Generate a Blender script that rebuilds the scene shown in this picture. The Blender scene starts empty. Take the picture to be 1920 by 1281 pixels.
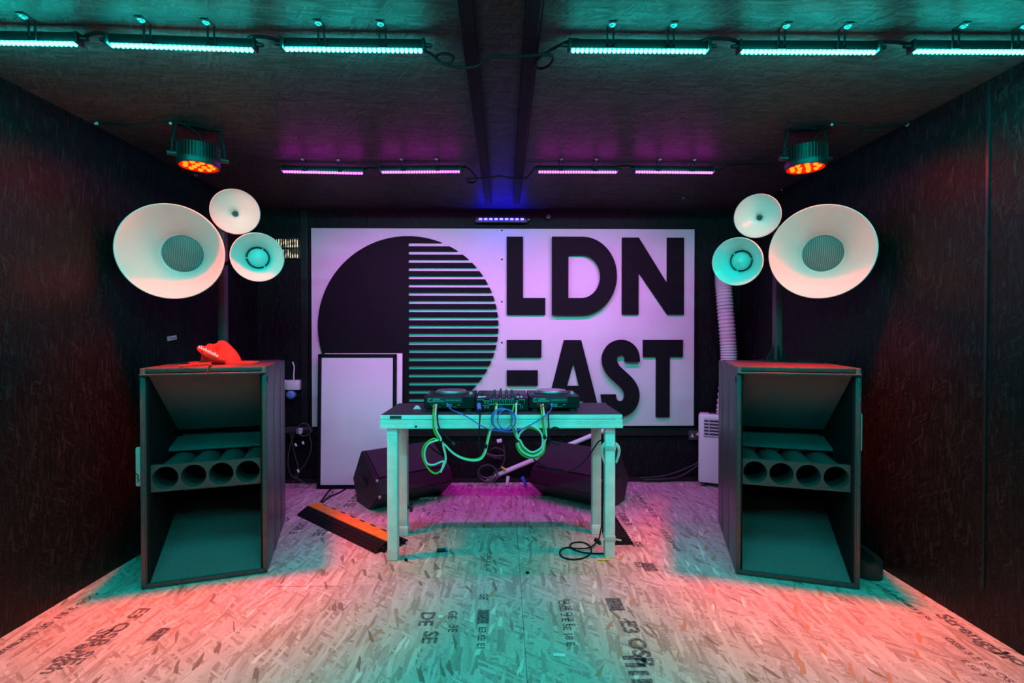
import bpy, bmesh, math, random
from mathutils import Vector, Matrix, Euler
random.seed(7)
PI = math.pi
sc = bpy.context.scene
COL = sc.collection

# ------------------------------------------------------------------ camera
CAM = Vector((0.0, 0.0, 1.3))
FPX = 915.0
YAW = math.radians(0.94); PIT = math.radians(0.657)
cd = bpy.data.cameras.new('camera')
cam = bpy.data.objects.new('camera', cd); COL.objects.link(cam)
cd.sensor_width = 36.0; cd.lens = FPX / 1920 * 36.0
cd.clip_start = 0.05; cd.clip_end = 60
cam.location = CAM
cam.rotation_euler = (PI / 2 - PIT, 0, -YAW)
sc.camera = cam

# ------------------------------------------------------------------ world, exposure
w = bpy.data.worlds.new('world'); sc.world = w; w.use_nodes = True
w.node_tree.nodes['Background'].inputs[0].default_value = (0.5, 0.75, 1.0, 1)
WORLD_STR = 0.02
w.node_tree.nodes['Background'].inputs[1].default_value = WORLD_STR
sc.view_settings.view_transform = 'Standard'
sc.view_settings.look = 'None'
sc.view_settings.gamma = 1.0
sc.view_settings.exposure = 0.0
sc.view_settings.use_curve_mapping = False
sc.cycles.use_denoising = True
sc.cycles.max_bounces = 8
sc.cycles.diffuse_bounces = 4
sc.cycles.glossy_bounces = 3
sc.cycles.sample_clamp_indirect = 6.0
sc.cycles.caustics_reflective = False
sc.cycles.caustics_refractive = False

# strengths of the room's own lamps
TEAL_COL, TEAL_STR = (0.007, 1.0, 0.90), 110.0
TEAL_W, TEAL_TILT = 4.6, 14.0
MAG_COL, MAG_STR = (1.0, 0.022, 0.95), 28.0
MAG_W, MAG_TILT = 5.6, 36.0
RED_COL, RED_STR = (1.0, 0.0042, 0.0002), 110.0
RED_W, RED_SPREAD = 22.0, 69.0
UV_COL, UV_STR = (0.007, 0.004, 1.0), 130.0

# ------------------------------------------------------------------ pixel rays of the photograph
_R = Matrix.Rotation(-YAW, 3, 'Z') @ Matrix.Rotation(PI / 2 - PIT, 3, 'X')
def ray(u, v):
    return _R @ Vector(((u - 960) / FPX, -(v - 640.5) / FPX, -1.0))
def P(u, v, Y):            # point of the ray at depth Y
    d = ray(u, v); return CAM + d * (Y / d.y)
def PZ(u, v, z=0.0):       # point of the ray at height z
    d = ray(u, v); return CAM + d * ((z - CAM.z) / d.z)

ZC = 2.415; XL = -2.165; XR = 2.11; YB = 4.33; YF = -1.2

# ------------------------------------------------------------------ materials
MATS = {}
def mat(name, col, rough=0.5, metal=0.0, spec=0.5, bump=0.0, bscale=200.0, var=0.0, vscale=12.0, coat=0.0):
    if name in MATS: return MATS[name]
    m = bpy.data.materials.new(name); m.use_nodes = True
    nt = m.node_tree; b = nt.nodes['Principled BSDF']
    b.inputs['Base Color'].default_value = (*col, 1)
    b.inputs['Roughness'].default_value = rough
    b.inputs['Metallic'].default_value = metal
    b.inputs['Specular IOR Level'].default_value = spec
    b.inputs['Coat Weight'].default_value = coat
    tc = nt.nodes.new('ShaderNodeTexCoord')
    n = nt.nodes.new('ShaderNodeTexNoise'); n.inputs['Scale'].default_value = vscale
    n.inputs['Detail'].default_value = 5
    nt.links.new(tc.outputs['Object'], n.inputs['Vector'])
    mp = nt.nodes.new('ShaderNodeMapRange')
    mp.inputs[1].default_value = 0.3; mp.inputs[2].default_value = 0.7
    mp.inputs[3].default_value = 1 - var; mp.inputs[4].default_value = 1 + var
    nt.links.new(n.outputs['Fac'], mp.inputs[0])
    mx = nt.nodes.new('ShaderNodeVectorMath'); mx.operation = 'SCALE'
    mx.inputs[0].default_value = col
    nt.links.new(mp.outputs[0], mx.inputs['Scale'])
    nt.links.new(mx.outputs[0], b.inputs['Base Color'])
    if bump > 0:
        n2 = nt.nodes.new('ShaderNodeTexNoise'); n2.inputs['Scale'].default_value = bscale
        n2.inputs['Detail'].default_value = 3
        nt.links.new(tc.outputs['Object'], n2.inputs['Vector'])
        bp = nt.nodes.new('ShaderNodeBump'); bp.inputs['Strength'].default_value = bump
        bp.inputs['Distance'].default_value = 0.004
        nt.links.new(n2.outputs['Fac'], bp.inputs['Height'])
        nt.links.new(bp.outputs[0], b.inputs['Normal'])
    MATS[name] = m
    return m

def emit(name, col, strength):
    if name in MATS: return MATS[name]
    m = bpy.data.materials.new(name); m.use_nodes = True
    nt = m.node_tree; nt.nodes.clear()
    e = nt.nodes.new('ShaderNodeEmission'); o = nt.nodes.new('ShaderNodeOutputMaterial')
    e.inputs[0].default_value = (*col, 1); e.inputs[1].default_value = strength
    nt.links.new(e.outputs[0], o.inputs[0])
    MATS[name] = m
    return m

def strand_field(nt, vec, angle, across, along, off, thr):
    """one layer of wood strands: returns (random value per strand, mask)"""
    mp = nt.nodes.new('ShaderNodeMapping'); mp.vector_type = 'POINT'
    mp.inputs['Rotation'].default_value = (0, 0, angle)
    mp.inputs['Location'].default_value = off
    nt.links.new(vec, mp.inputs['Vector'])
    # small waviness
    sc_ = nt.nodes.new('ShaderNodeMapping'); sc_.inputs['Scale'].default_value = (across, along, 1.0)
    nt.links.new(mp.outputs[0], sc_.inputs['Vector'])
    v = nt.nodes.new('ShaderNodeTexVoronoi'); v.voronoi_dimensions = '2D'
    v.feature = 'F1'; v.distance = 'CHEBYCHEV'; v.inputs['Scale'].default_value = 1.0
    v.inputs['Randomness'].default_value = 1.0
    nt.links.new(sc_.outputs[0], v.inputs['Vector'])
    sp = nt.nodes.new('ShaderNodeSeparateColor'); nt.links.new(v.outputs['Color'], sp.inputs[0])
    gt = nt.nodes.new('ShaderNodeMath'); gt.operation = 'GREATER_THAN'
    nt.links.new(sp.outputs[1], gt.inputs[0]); gt.inputs[1].default_value = thr
    return sp.outputs[0], gt.outputs[0], v.outputs['Distance'], sc_.outputs[0]

def osb(name, ramp, rough, bump, spec=0.4, plane='XY', scale=1.0, flakes=False):
    m = bpy.data.materials.new(name); m.use_nodes = True
    nt = m.node_tree; b = nt.nodes['Principled BSDF']
    b.inputs['Roughness'].default_value = rough
    b.inputs['Specular IOR Level'].default_value = spec
    tc = nt.nodes.new('ShaderNodeTexCoord')
    vec = tc.outputs['Object']
    if plane != 'XY':
        s = nt.nodes.new('ShaderNodeSeparateXYZ'); c = nt.nodes.new('ShaderNodeCombineXYZ')
        nt.links.new(vec, s.inputs[0])
        nt.links.new(s.outputs[plane[0]], c.inputs[0]); nt.links.new(s.outputs[plane[1]], c.inputs[1])
        vec = c.outputs[0]
    # warp so strands are not perfectly straight
    nz = nt.nodes.new('ShaderNodeTexNoise'); nz.inputs['Scale'].default_value = 9 * scale; nz.inputs['Detail'].default_value = 2
    nt.links.new(vec, nz.inputs['Vector'])
    ad = nt.nodes.new('ShaderNodeVectorMath'); ad.operation = 'MULTIPLY_ADD'
    ad.inputs[1].default_value = (0.006 / scale, 0.010 / scale, 0)
    nt.links.new(nz.outputs['Color'], ad.inputs[0]); nt.links.new(vec, ad.inputs[2])
    vec = ad.outputs[0]
    angs = [0.10, 0.75, -0.55, 1.7, 0.35, -0.22, -0.95, 0.05]
    val = None; hgt = None; grain = None
    for i, a in enumerate(angs):
        k = (1.0, 1.35, 0.85, 1.6, 1.1, 0.8, 1.3, 1.0)[i] * scale
        r, msk, dist, sv = strand_field(nt, vec, a, 60 * k, 7.6 * k, (i * 3.17, i * 1.71, 0), 0.0 if i == 0 else 0.62)
        if val is None: val, hgt, grain = r, dist, sv
        else:
            mx = nt.nodes.new('ShaderNodeMix'); mx.data_type = 'FLOAT'
            nt.links.new(msk, mx.inputs[0]); nt.links.new(val, mx.inputs[2]); nt.links.new(r, mx.inputs[3])
            val = mx.outputs[0]
            mh = nt.nodes.new('ShaderNodeMix'); mh.data_type = 'FLOAT'
            nt.links.new(msk, mh.inputs[0]); nt.links.new(hgt, mh.inputs[2]); nt.links.new(dist, mh.inputs[3])
            hgt = mh.outputs[0]
            mg = nt.nodes.new('ShaderNodeMix'); mg.data_type = 'VECTOR'
            nt.links.new(msk, mg.inputs[0]); nt.links.new(grain, mg.inputs[4]); nt.links.new(sv, mg.inputs[5])
            grain = mg.outputs[1]
    gn = nt.nodes.new('ShaderNodeTexNoise'); gn.inputs['Scale'].default_value = 3.0; gn.inputs['Detail'].default_value = 4
    nt.links.new(grain, gn.inputs['Vector'])
    g2 = nt.nodes.new('ShaderNodeMath'); g2.operation = 'MULTIPLY_ADD'
    nt.links.new(gn.outputs['Fac'], g2.inputs[0]); g2.inputs[1].default_value = 0.7
    nt.links.new(val, g2.inputs[2])
    g3 = nt.nodes.new('ShaderNodeMath'); g3.operation = 'MULTIPLY'; g3.inputs[1].default_value = 0.62
    nt.links.new(g2.outputs[0], g3.inputs[0])
    # darker dips and a scatter of odd flakes
    cr = nt.nodes.new('ShaderNodeValToRGB')
    el = cr.color_ramp.elements
    while len(el) < len(ramp): el.new(0.5)
    for e, (p, c) in zip(el, ramp): e.position = p; e.color = (*c, 1)
    nt.links.new(g3.outputs[0], cr.inputs[0])
    colr = cr.outputs[0]
    if flakes:
        for a_, col_, th_, off_ in ((0.5, (0.46, 0.27, 0.18), 0.982, 31.0), (-0.35, (0.24, 0.18, 0.15), 0.982, 47.0), (0.15, (0.74, 0.67, 0.60), 0.985, 63.0)):
            r_, m_, d_, sv_ = strand_field(nt, vec, a_, 60, 13, (off_, off_ * 0.7, 0), th_)
            mc = nt.nodes.new('ShaderNodeMix'); mc.data_type = 'RGBA'
            nt.links.new(m_, mc.inputs[0]); nt.links.new(colr, mc.inputs[6]); mc.inputs[7].default_value = (*col_, 1)
            colr = mc.outputs[2]
    nt.links.new(colr, b.inputs['Base Color'])
    h2 = nt.nodes.new('ShaderNodeMath'); h2.operation = 'MULTIPLY_ADD'; h2.inputs[1].default_value = 0.6
    nt.links.new(g3.outputs[0], h2.inputs[0]); nt.links.new(hgt, h2.inputs[2])
    bp = nt.nodes.new('ShaderNodeBump'); bp.inputs['Strength'].default_value = bump; bp.inputs['Distance'].default_value = 0.004
    nt.links.new(h2.outputs[0], bp.inputs['Height']); nt.links.new(bp.outputs[0], b.inputs['Normal'])
    MATS[name] = m
    return m

M_FLOOR = osb('osb floor', [(0.0, (0.18, 0.11, 0.09)), (0.25, (0.36, 0.275, 0.245)), (0.5, (0.50, 0.41, 0.38)), (0.8, (0.60, 0.52, 0.485)), (1.0, (0.72, 0.66, 0.62))], 0.62, 0.35, 0.25, flakes=True)
blk = [(0.0, (0.002, 0.002, 0.002)), (0.45, (0.004, 0.004, 0.0045)), (0.72, (0.008, 0.008, 0.009)), (1.0, (0.03, 0.03, 0.032))]
ceilc = [(0.0, (0.030, 0.030, 0.032)), (0.5, (0.060, 0.060, 0.063)), (1.0, (0.105, 0.105, 0.11))]
M_WALLX = osb('black painted board side wall', blk, 0.5, 0.25, 0.22, 'YZ', 2.3)
M_WALLY = osb('black painted board back wall', blk, 0.55, 0.2, 0.2, 'XZ', 2.3)
M_CEIL = osb('black painted board ceiling', ceilc, 0.45, 0.15, 0.04, 'YX', 1.6)
M_INK = mat('printed ink', (0.075, 0.075, 0.085), 0.7)
_nt = M_INK.node_tree; _b = _nt.nodes['Principled BSDF']
_tc = _nt.nodes.new('ShaderNodeTexCoord'); _n = _nt.nodes.new('ShaderNodeTexNoise'); _n.inputs['Scale'].default_value = 70; _n.inputs['Detail'].default_value = 4
_mr = _nt.nodes.new('ShaderNodeMapRange'); _mr.inputs[1].default_value = 0.36; _mr.inputs[2].default_value = 0.60; _mr.inputs[3].default_value = 0.92; _mr.inputs[4].default_value = 0.38
_nt.links.new(_tc.outputs['Object'], _n.inputs['Vector']); _nt.links.new(_n.outputs['Fac'], _mr.inputs[0]); _nt.links.new(_mr.outputs[0], _b.inputs['Alpha'])
M_BLACK = mat('black plastic', (0.012, 0.012, 0.013), 0.42, bump=0.1)
M_RUBBER = mat('black rubber', (0.007, 0.007, 0.008), 0.65, spec=0.25, bump=0.2)
M_BLKMETAL = mat('black metal', (0.018, 0.018, 0.020), 0.35, 0.3)
M_PAINT = mat('black textured cabinet paint', (0.13, 0.132, 0.138), 0.6, bump=0.8, bscale=420, var=0.3, vscale=300)
M_PAINT3 = mat('black port paint', (0.05, 0.051, 0.054), 0.5, bump=0.4, bscale=420, var=0.2, vscale=200)
M_PAINT2 = mat('black cabinet paint worn', (0.055, 0.055, 0.060), 0.30, bump=0.4, bscale=300, var=0.25, vscale=40)
M_WHITE = mat('white gloss horn', (0.66, 0.66, 0.66), 0.22, spec=0.5, coat=0.3)
M_WPLASTIC = mat('white plastic', (0.72, 0.72, 0.73), 0.4)
M_PANEL = mat('white painted panel', (0.74, 0.74, 0.75), 0.6, var=0.04, vscale=3, bump=0.05, bscale=60)
M_LETTER = mat('matt black letter paint', (0.007, 0.007, 0.009), 0.65, spec=0.12, bump=0.15, bscale=150)
M_ALU = mat('pale aluminium', (0.84, 0.84, 0.85), 0.42, 0.0, var=0.08, vscale=14)
M_DECK = mat('dark phenolic deck', (0.030, 0.026, 0.032), 0.55, bump=0.3, bscale=300, var=0.3, vscale=60)
M_STEEL = mat('grey steel', (0.45, 0.45, 0.46), 0.35, 0.8)
M_RED = mat('red cotton', (0.62, 0.03, 0.02), 0.85, bump=0.3, bscale=900)
M_GREEN = mat('green cable', (0.05, 0.50, 0.04), 0.4)
M_WCABLE = mat('white cable', (0.70, 0.72, 0.70), 0.4)
M_BLUE = mat('blue cable', (0.06, 0.16, 0.62), 0.4)
M_ORANGE = mat('orange plastic', (0.80, 0.26, 0.02), 0.5, var=0.12, vscale=30)
M_YELLOW = mat('yellow plastic', (0.75, 0.55, 0.02), 0.5)
M_DARKGREY = mat('dark grey plastic', (0.05, 0.052, 0.056), 0.4)
M_PAPER = mat('white paper scrap', (0.75, 0.75, 0.75), 0.8)
M_TAPE = mat('pale tape', (0.55, 0.55, 0.54), 0.5)

# ------------------------------------------------------------------ mesh helpers
def rot_to(n):
    return Vector((0, 0, 1)).rotation_difference(Vector(n).normalized()).to_matrix().to_4x4()

class MB:
    def __init__(s): s.bm = bmesh.new()
    def _xf(s, vs, mtx):
        for v in vs: v.co = mtx @ v.co
    def box(s, c, d, rot=None, bev=0.0, seg=2):
        r = bmesh.ops.create_cube(s.bm, size=1.0); vs = r['verts']
        for v in vs: v.co = Vector((v.co.x * d[0], v.co.y * d[1], v.co.z * d[2]))
        if bev > 0:
            es = list({e for v in vs for e in v.link_edges})
            bev = min(bev, min(d) * 0.45)
            q = bmesh.ops.bevel(s.bm, geom=es, offset=bev, segments=seg, affect='EDGES', profile=0.5)
            vs = list({v for f in q['faces'] for v in f.verts} | {v for v in vs if v.is_valid})
        mt = Matrix.Translation(Vector(c))
        if rot is not None:
            mt = mt @ (rot.to_4x4() if not isinstance(rot, tuple) else Euler(rot).to_matrix().to_4x4())
        s._xf(vs, mt); return s
    def lathe(s, prof, mtx, seg=48, closed=False, a0=0.0, a1=2 * PI):
        full = abs(a1 - a0 - 2 * PI) < 1e-6
        n = seg if full else seg + 1
        rings = []
        for (r, a) in prof:
            if r < 1e-6:
                rings.append([s.bm.verts.new(mtx @ Vector((0, 0, a)))] * n)
            else:
                rings.append([s.bm.verts.new(mtx @ Vector((r * math.cos(a0 + (a1 - a0) * i / seg), r * math.sin(a0 + (a1 - a0) * i / seg), a))) for i in range(n)])
        pairs = list(zip(rings, rings[1:]))
        if closed: pairs.append((rings[-1], rings[0]))
        for A, B in pairs:
            for i in range(seg):
                j = (i + 1) % n
                q = [A[i], A[j], B[j], B[i]]
                u = []
                for x in q:
                    if x not in u: u.append(x)
                if len(u) > 2:
                    try: s.bm.faces.new(u)
                    except ValueError: pass
        return s
    def cyl(s, p0, p1, r0, r1=None, seg=20):
        p0, p1 = Vector(p0), Vector(p1); r1 = r0 if r1 is None else r1
        L = (p1 - p0).length
        return s.lathe([(0, 0), (r0, 0), (r1, L), (0, L)], Matrix.Translation(p0) @ rot_to(p1 - p0), seg)
    def tube(s, pts, r, seg=8, closed=False):
        pts = [Vector(p) for p in pts]; n = len(pts); rings = []
        t0 = (pts[1] - pts[0]).normalized()
        up = Vector((0, 0, 1)) if abs(t0.z) < 0.9 else Vector((1, 0, 0))
        nrm = (up - t0 * up.dot(t0)).normalized()
        for i in range(n):
            a = pts[i - 1] if (i > 0 or closed) else pts[i]
            b = pts[(i + 1) % n] if (i < n - 1 or closed) else pts[i]
            t = (b - a)
            t = t.normalized() if t.length > 1e-9 else t0
            nrm = nrm - t * nrm.dot(t)
            nrm = nrm.normalized() if nrm.length > 1e-6 else t.orthogonal().normalized()
            bn = t.cross(nrm)
            rr = r(i / max(1, n - 1)) if callable(r) else r
            rings.append([s.bm.verts.new(pts[i] + nrm * rr * math.cos(2 * PI * k / seg) + bn * rr * math.sin(2 * PI * k / seg)) for k in range(seg)])
        for i in range(n if closed else n - 1):
            A, B = rings[i], rings[(i + 1) % n]
            for k in range(seg): s.bm.faces.new([A[k], A[(k + 1) % seg], B[(k + 1) % seg], B[k]])
        if not closed:
            s.bm.faces.new(rings[0][::-1]); s.bm.faces.new(rings[-1])
        return s
    def prism(s, poly, o, ex, ey, th, ez=None):
        """extrude a 2-D polygon lying in plane o + x ex + y ey by th along ez"""
        ex, ey, o = Vector(ex), Vector(ey), Vector(o)
        ez = Vector(ez) if ez is not None else ex.cross(ey).normalized()
        a = [s.bm.verts.new(o + ex * x + ey * y) for x, y in poly]
        b = [s.bm.verts.new(o + ex * x + ey * y + ez * th) for x, y in poly]
        n = len(poly)
        s.bm.faces.new(a[::-1]); s.bm.faces.new(b)
        for i in range(n): s.bm.faces.new([a[i], a[(i + 1) % n], b[(i + 1) % n], b[i]])
        return s
    def band(s, A, B, o, ex, ey, th):
        """ribbon between two 2-D point rows, extruded"""
        ex, ey, o = Vector(ex), Vector(ey), Vector(o); ez = ex.cross(ey).normalized()
        f = lambda p, t: s.bm.verts.new(o + ex * p[0] + ey * p[1] + ez * t)
        a0 = [f(p, 0) for p in A]; b0 = [f(p, 0) for p in B]; a1 = [f(p, th) for p in A]; b1 = [f(p, th) for p in B]
        n = len(A)
        for i in range(n - 1):
            s.bm.faces.new([a0[i], b0[i], b0[i + 1], a0[i + 1]]); s.bm.faces.new([a1[i], a1[i + 1], b1[i + 1], b1[i]])
            s.bm.faces.new([a0[i], a0[i + 1], a1[i + 1], a1[i]]); s.bm.faces.new([b0[i], b1[i], b1[i + 1], b0[i + 1]])
        s.bm.faces.new([a0[0], a1[0], b1[0], b0[0]]); s.bm.faces.new([a0[-1], b0[-1], b1[-1], a1[-1]])
        return s
    def quad(s, *ps):
        s.bm.faces.new([s.bm.verts.new(Vector(p)) for p in ps]); return s
    def sphere(s, c, r, seg=16, rings=10, mtx=None):
        q = bmesh.ops.create_uvsphere(s.bm, u_segments=seg, v_segments=rings, radius=1.0)
        rr = r if isinstance(r, (tuple, list)) else (r, r, r)
        mt = Matrix.Translation(Vector(c)) @ (mtx if mtx is not None else Matrix.Identity(4)) @ Matrix.Diagonal((*rr, 1))
        s._xf(q['verts'], mt); return s
    def dome(s, c, r, mtx, seg=8):
        return s.lathe([(r, 0), (r * 0.80, r * 0.60), (0, r)], Matrix.Translation(Vector(c)) @ mtx, seg)
    def text(s, string, size, o, ex, ey, extrude=0.0, bold=0.0):
        cu = bpy.data.curves.new('t', 'FONT'); cu.body = string; cu.size = size; cu.extrude = extrude
        cu.resolution_u = 3; cu.offset = size * bold
        ob = bpy.data.objects.new('t', cu); COL.objects.link(ob)
        dg = bpy.context.evaluated_depsgraph_get()
        me = bpy.data.meshes.new_from_object(ob.evaluated_get(dg))
        ex, ey = Vector(ex), Vector(ey); ez = ex.cross(ey).normalized()
        mt = Matrix((ex, ey, ez)).transposed().to_4x4(); mt.translation = Vector(o)
        me.transform(mt)
        s.bm.from_mesh(me)
        bpy.data.objects.remove(ob); bpy.data.curves.remove(cu); bpy.data.meshes.remove(me)
        return s

WM = {}
def obj(name, mb, m, parent=None, ang=35, local=False, kind=None):
    """link one mesh object; points are in the world unless local"""
    me = bpy.data.meshes.new(name)
    bm = mb.bm
    bmesh.ops.recalc_face_normals(bm, faces=bm.faces)
    bm.to_mesh(me); bm.free()
    for ms in (m if isinstance(m, (list, tuple)) else [m]): me.materials.append(ms)
    for p in me.polygons: p.use_smooth = True
    me.set_sharp_from_angle(angle=math.radians(ang))
    o = bpy.data.objects.new(name, me); COL.objects.link(o)
    if parent is not None:
        o.parent = parent
        pm = WM.get(parent.name, Matrix.Identity(4))
        if not local: me.transform(pm.inverted())
        WM[o.name] = pm
    else: WM[o.name] = Matrix.Identity(4)
    if kind: o['kind'] = kind
    return o
def thing(name, label, cat, loc=(0, 0, 0), rotz=0.0, group=None):
    o = bpy.data.objects.new(name, None); COL.objects.link(o)
    o.empty_display_size = 0.1
    o.location = loc; o.rotation_euler = (0, 0, rotz)
    WM[o.name] = Matrix.Translation(Vector(loc)) @ Matrix.Rotation(rotz, 4, 'Z')
    return tag(o, label, cat, group)
def tag(o, label, cat, group=None):
    o['label'] = label; o['category'] = cat
    if group: o['group'] = group
    return o
def recenter(o):
    """move a single-mesh thing's origin to its base"""
    vs = [v.co for v in o.data.vertices]
    c = Vector(((min(v.x for v in vs) + max(v.x for v in vs)) / 2, (min(v.y for v in vs) + max(v.y for v in vs)) / 2, min(v.z for v in vs)))
    o.data.transform(Matrix.Translation(-c)); o.location = c
    return o
def dup(root, loc, rotz, label, group=None):
    r = root.copy(); COL.objects.link(r); r.location = loc; r.rotation_euler = (0, 0, rotz); r['label'] = label
    if group: r['group'] = group
    for ch in list(root.children):
        c = ch.copy(); COL.objects.link(c); c.parent = r
        for g in list(ch.children):
            d = g.copy(); COL.objects.link(d); d.parent = c
    return r

def smooth(pts, n=8, closed=False):
    pts = [Vector(p) for p in pts]; out = []; N = len(pts)
    for i in range(N if closed else N - 1):
        if closed: a, b, c, d = pts[i - 1], pts[i], pts[(i + 1) % N], pts[(i + 2) % N]
        else: a, b, c, d = pts[max(0, i - 1)], pts[i], pts[i + 1], pts[min(N - 1, i + 2)]
        for k in range(n):
            t = k / n
            out.append(0.5 * ((2 * b) + (c - a) * t + (2 * a - 5 * b + 4 * c - d) * t * t + (3 * b - a - 3 * c + d) * t ** 3))
    if not closed: out.append(pts[-1])
    return out
def path(lst, Y, n=8):
    """pixel polyline -> smooth 3-D path; items are (u, v) at depth Y or (u, v, depth)"""
    return smooth([P(q[0], q[1], q[2] if len(q) > 2 else Y) for q in lst], n)

# ------------------------------------------------------------------ setting
mb = MB()
mb.box(((XL + XR) / 2, (YB + YF) / 2, -0.03), (XR - XL + 0.2, YB - YF + 0.2, 0.06))
floor_mb = mb
# ink printed on the boards: rows run along the room (set as floor pattern)
ink = MB()
EX, EY = Vector((0, -1, 0)), Vector((1, 0, 0))
def stamp(s, u, v, size, stretch=1.0):
    o = PZ(u, v); o.z = 0.0006
    ink.text(s, size, o, EX * stretch, EY, bold=0.032)
def blocks(u, v, n, w_, l_, gap):
    o = PZ(u, v)
    for i in range(n):
        y = o.y - i * (l_ + gap)
        ink.quad((o.x, y, 0.0006), (o.x, y - l_, 0.0006), (o.x + w_, y - l_, 0.0006), (o.x + w_, y, 0.0006))
stamp('Strength', 1752, 1152, 0.088, 1.05)
stamp('yo', 1868, 1222, 0.088, 1.05)
stamp('OSB 3 E1 SE', 1640, 1096, 0.040, 1.1); stamp('18 OSB 3 E SE', 1664, 1112, 0.034, 1.2)
stamp('OSB 3 E SE OSB', 1768, 1196, 0.040, 1.1); stamp('E SE 3', 1800, 1238, 0.034, 1.1)
stamp('OSB 3', 1158, 962, 0.07, 1.3); stamp('SE', 1182, 1016, 0.085, 1.0); blocks(1200, 1056, 1, 0.075, 0.10, 0.02)
stamp('E3', 1190, 1054, 0.055, 1.3)
stamp('Strength OSB 3 E', 1192, 928, 0.05, 1.35); stamp('OSB 3 E1 Strength', 1236, 992, 0.045, 1.0)
blocks(1134, 1122, 1, 0.075, 0.11, 0.03); stamp('E3 OSB', 1162, 1164, 0.10, 1.0); blocks(1166, 1230, 4, 0.08, 0.025, 0.02)
stamp('OSB 3 E SE 18 E', 1046, 1126, 0.048, 1.1); stamp('E3 SE OSB E', 1056, 1124, 0.04, 1.1)
stamp('OSB 3 E SE', 914, 1036, 0.035, 1.5); stamp('SE', 900, 1114, 0.06); blocks(896, 1144, 1, 0.055, 0.11, 0.02); stamp('E3 SE E1', 898, 1176, 0.045)
stamp('DE', 792, 1148, 0.09); stamp('SE', 796, 1184, 0.09); stamp('GE', 843, 1146, 0.055); stamp('3E', 843, 1172, 0.055)
stamp('OSB 3 E1 SE Strength', 176, 1112, 0.05, 1.2); stamp('E3 OSB SE', 262, 1140, 0.085, 1.1)
stamp('Strength', 190, 1180, 0.085); blocks(300, 1178, 1, 0.05, 0.09, 0.05)
stamp('Strength', 622, 922, 0.065); stamp('OOO E SE', 672, 920, 0.11, 0.8); stamp('OSB 3', 566, 978, 0.07, 1.2); stamp('SE', 598, 992, 0.10, 1.2)
stamp('OSB 3', 802, 960, 0.035); stamp('3 SE', 816, 1000, 0.05)
me_i = bpy.data.meshes.new('ink'); ink.bm.to_mesh(me_i); ink.bm.free()
nf = len(floor_mb.bm.faces)
floor_mb.bm.from_mesh(me_i)
floor_mb.bm.faces.ensure_lookup_table()
for f in floor_mb.bm.faces[nf:]: f.material_index = 1
# joints between boards
g = len(floor_mb.bm.faces)
jx = PZ(976, 1100).x
floor_mb.quad((jx, YF, 0.0004), (jx + 0.003, YF, 0.0004), (jx + 0.003, YB, 0.0004), (jx, YB, 0.0004))
jy = PZ(500, 1101).y
for a_, b_ in ((-1.2, -0.85), ):
    floor_mb.quad((a_, jy, 0.0004), (b_, jy, 0.0004), (b_, jy + 0.004, 0.0004), (a_, jy + 0.004, 0.0004))
floor_mb.bm.faces.ensure_lookup_table()
for f in floor_mb.bm.faces[g:]: f.material_index = 1
fl = obj('floor', floor_mb, [M_FLOOR, M_INK], kind='structure')
for p in fl.data.polygons: p.use_smooth = False

def struct(name, mb, m):
    o = obj(name, mb, m, kind='structure')
    for p in o.data.polygons: p.use_smooth = False
    return o
mb = MB(); mb.box(((XL + XR) / 2, (YB + YF) / 2, ZC + 0.04), (XR - XL + 0.2, YB - YF + 0.2, 0.08)); struct('ceiling', mb, M_CEIL)
mb = MB(); mb.box((XL - 0.05, (YB + YF) / 2, ZC / 2), (0.1, YB - YF, ZC)); struct('wall_left', mb, M_WALLX)
mb = MB(); mb.box((XR + 0.05, (YB + YF) / 2, ZC / 2), (0.1, YB - YF, ZC)); struct('wall_right', mb, M_WALLX)
mb = MB(); mb.box(((XL + XR) / 2, YB + 0.05, ZC / 2), (XR - XL + 0.2, 0.1, ZC)); struct('wall_back', mb, M_WALLY)
# ceiling battens
for i, (xa, xb) in enumerate(((-0.152, -0.104), (0.073, 0.122))):
    mb = MB(); mb.box(((xa + xb) / 2, (YF + 3.96) / 2, ZC - 0.024), (xb - xa, 3.96 - YF, 0.048), bev=0.003)
    mb.box((xb + 0.004, (YF + 3.96) / 2, ZC - 0.040), (0.008, 3.96 - YF, 0.006))
    struct('trim_%d' % (i + 1), mb, M_LETTER)
# rail below the sign, with screws
mb = MB()
zt, zb = P(940, 803, YB).z, P(940, 816, YB).z
mb.box(((XL + XR) / 2 - 0.02, YB - 0.012, (zt + zb) / 2), (3.75, 0.024, zt - zb), bev=0.003)
mb.box(((XL + XR) / 2 - 0.02, YB - 0.026, zb), (3.75, 0.008, 0.006))
for k in range(9): mb.sphere((-1.5 + k * 0.42, YB - 0.026, (zt + zb) / 2 - 0.01), (0.008, 0.004, 0.008), 8, 6)
struct('trim_3', mb, M_BLKMETAL)
# upright battens of the back wall, left of the sign
mb = MB()
xa = P(572, 600, YB).x
mb.box((xa, YB - 0.01, ZC / 2 + 0.2), (0.06, 0.02, ZC - 0.42), bev=0.002); struct('trim_4', mb, M_BLKMETAL)
# right wall panel joint
mb = MB(); ju = PZ(1876, 1205); mb.box((XR - 0.003, 2.1, 1.3), (0.006, 0.012, 2.2)); struct('trim_5', mb, M_BLKMETAL)
mb = MB(); mb.box(((XL + XR) / 2, YB - 0.008, 0.02), (XR - XL - 0.01, 0.016, 0.04)); struct('baseboard_back', mb, M_BLKMETAL)

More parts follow.
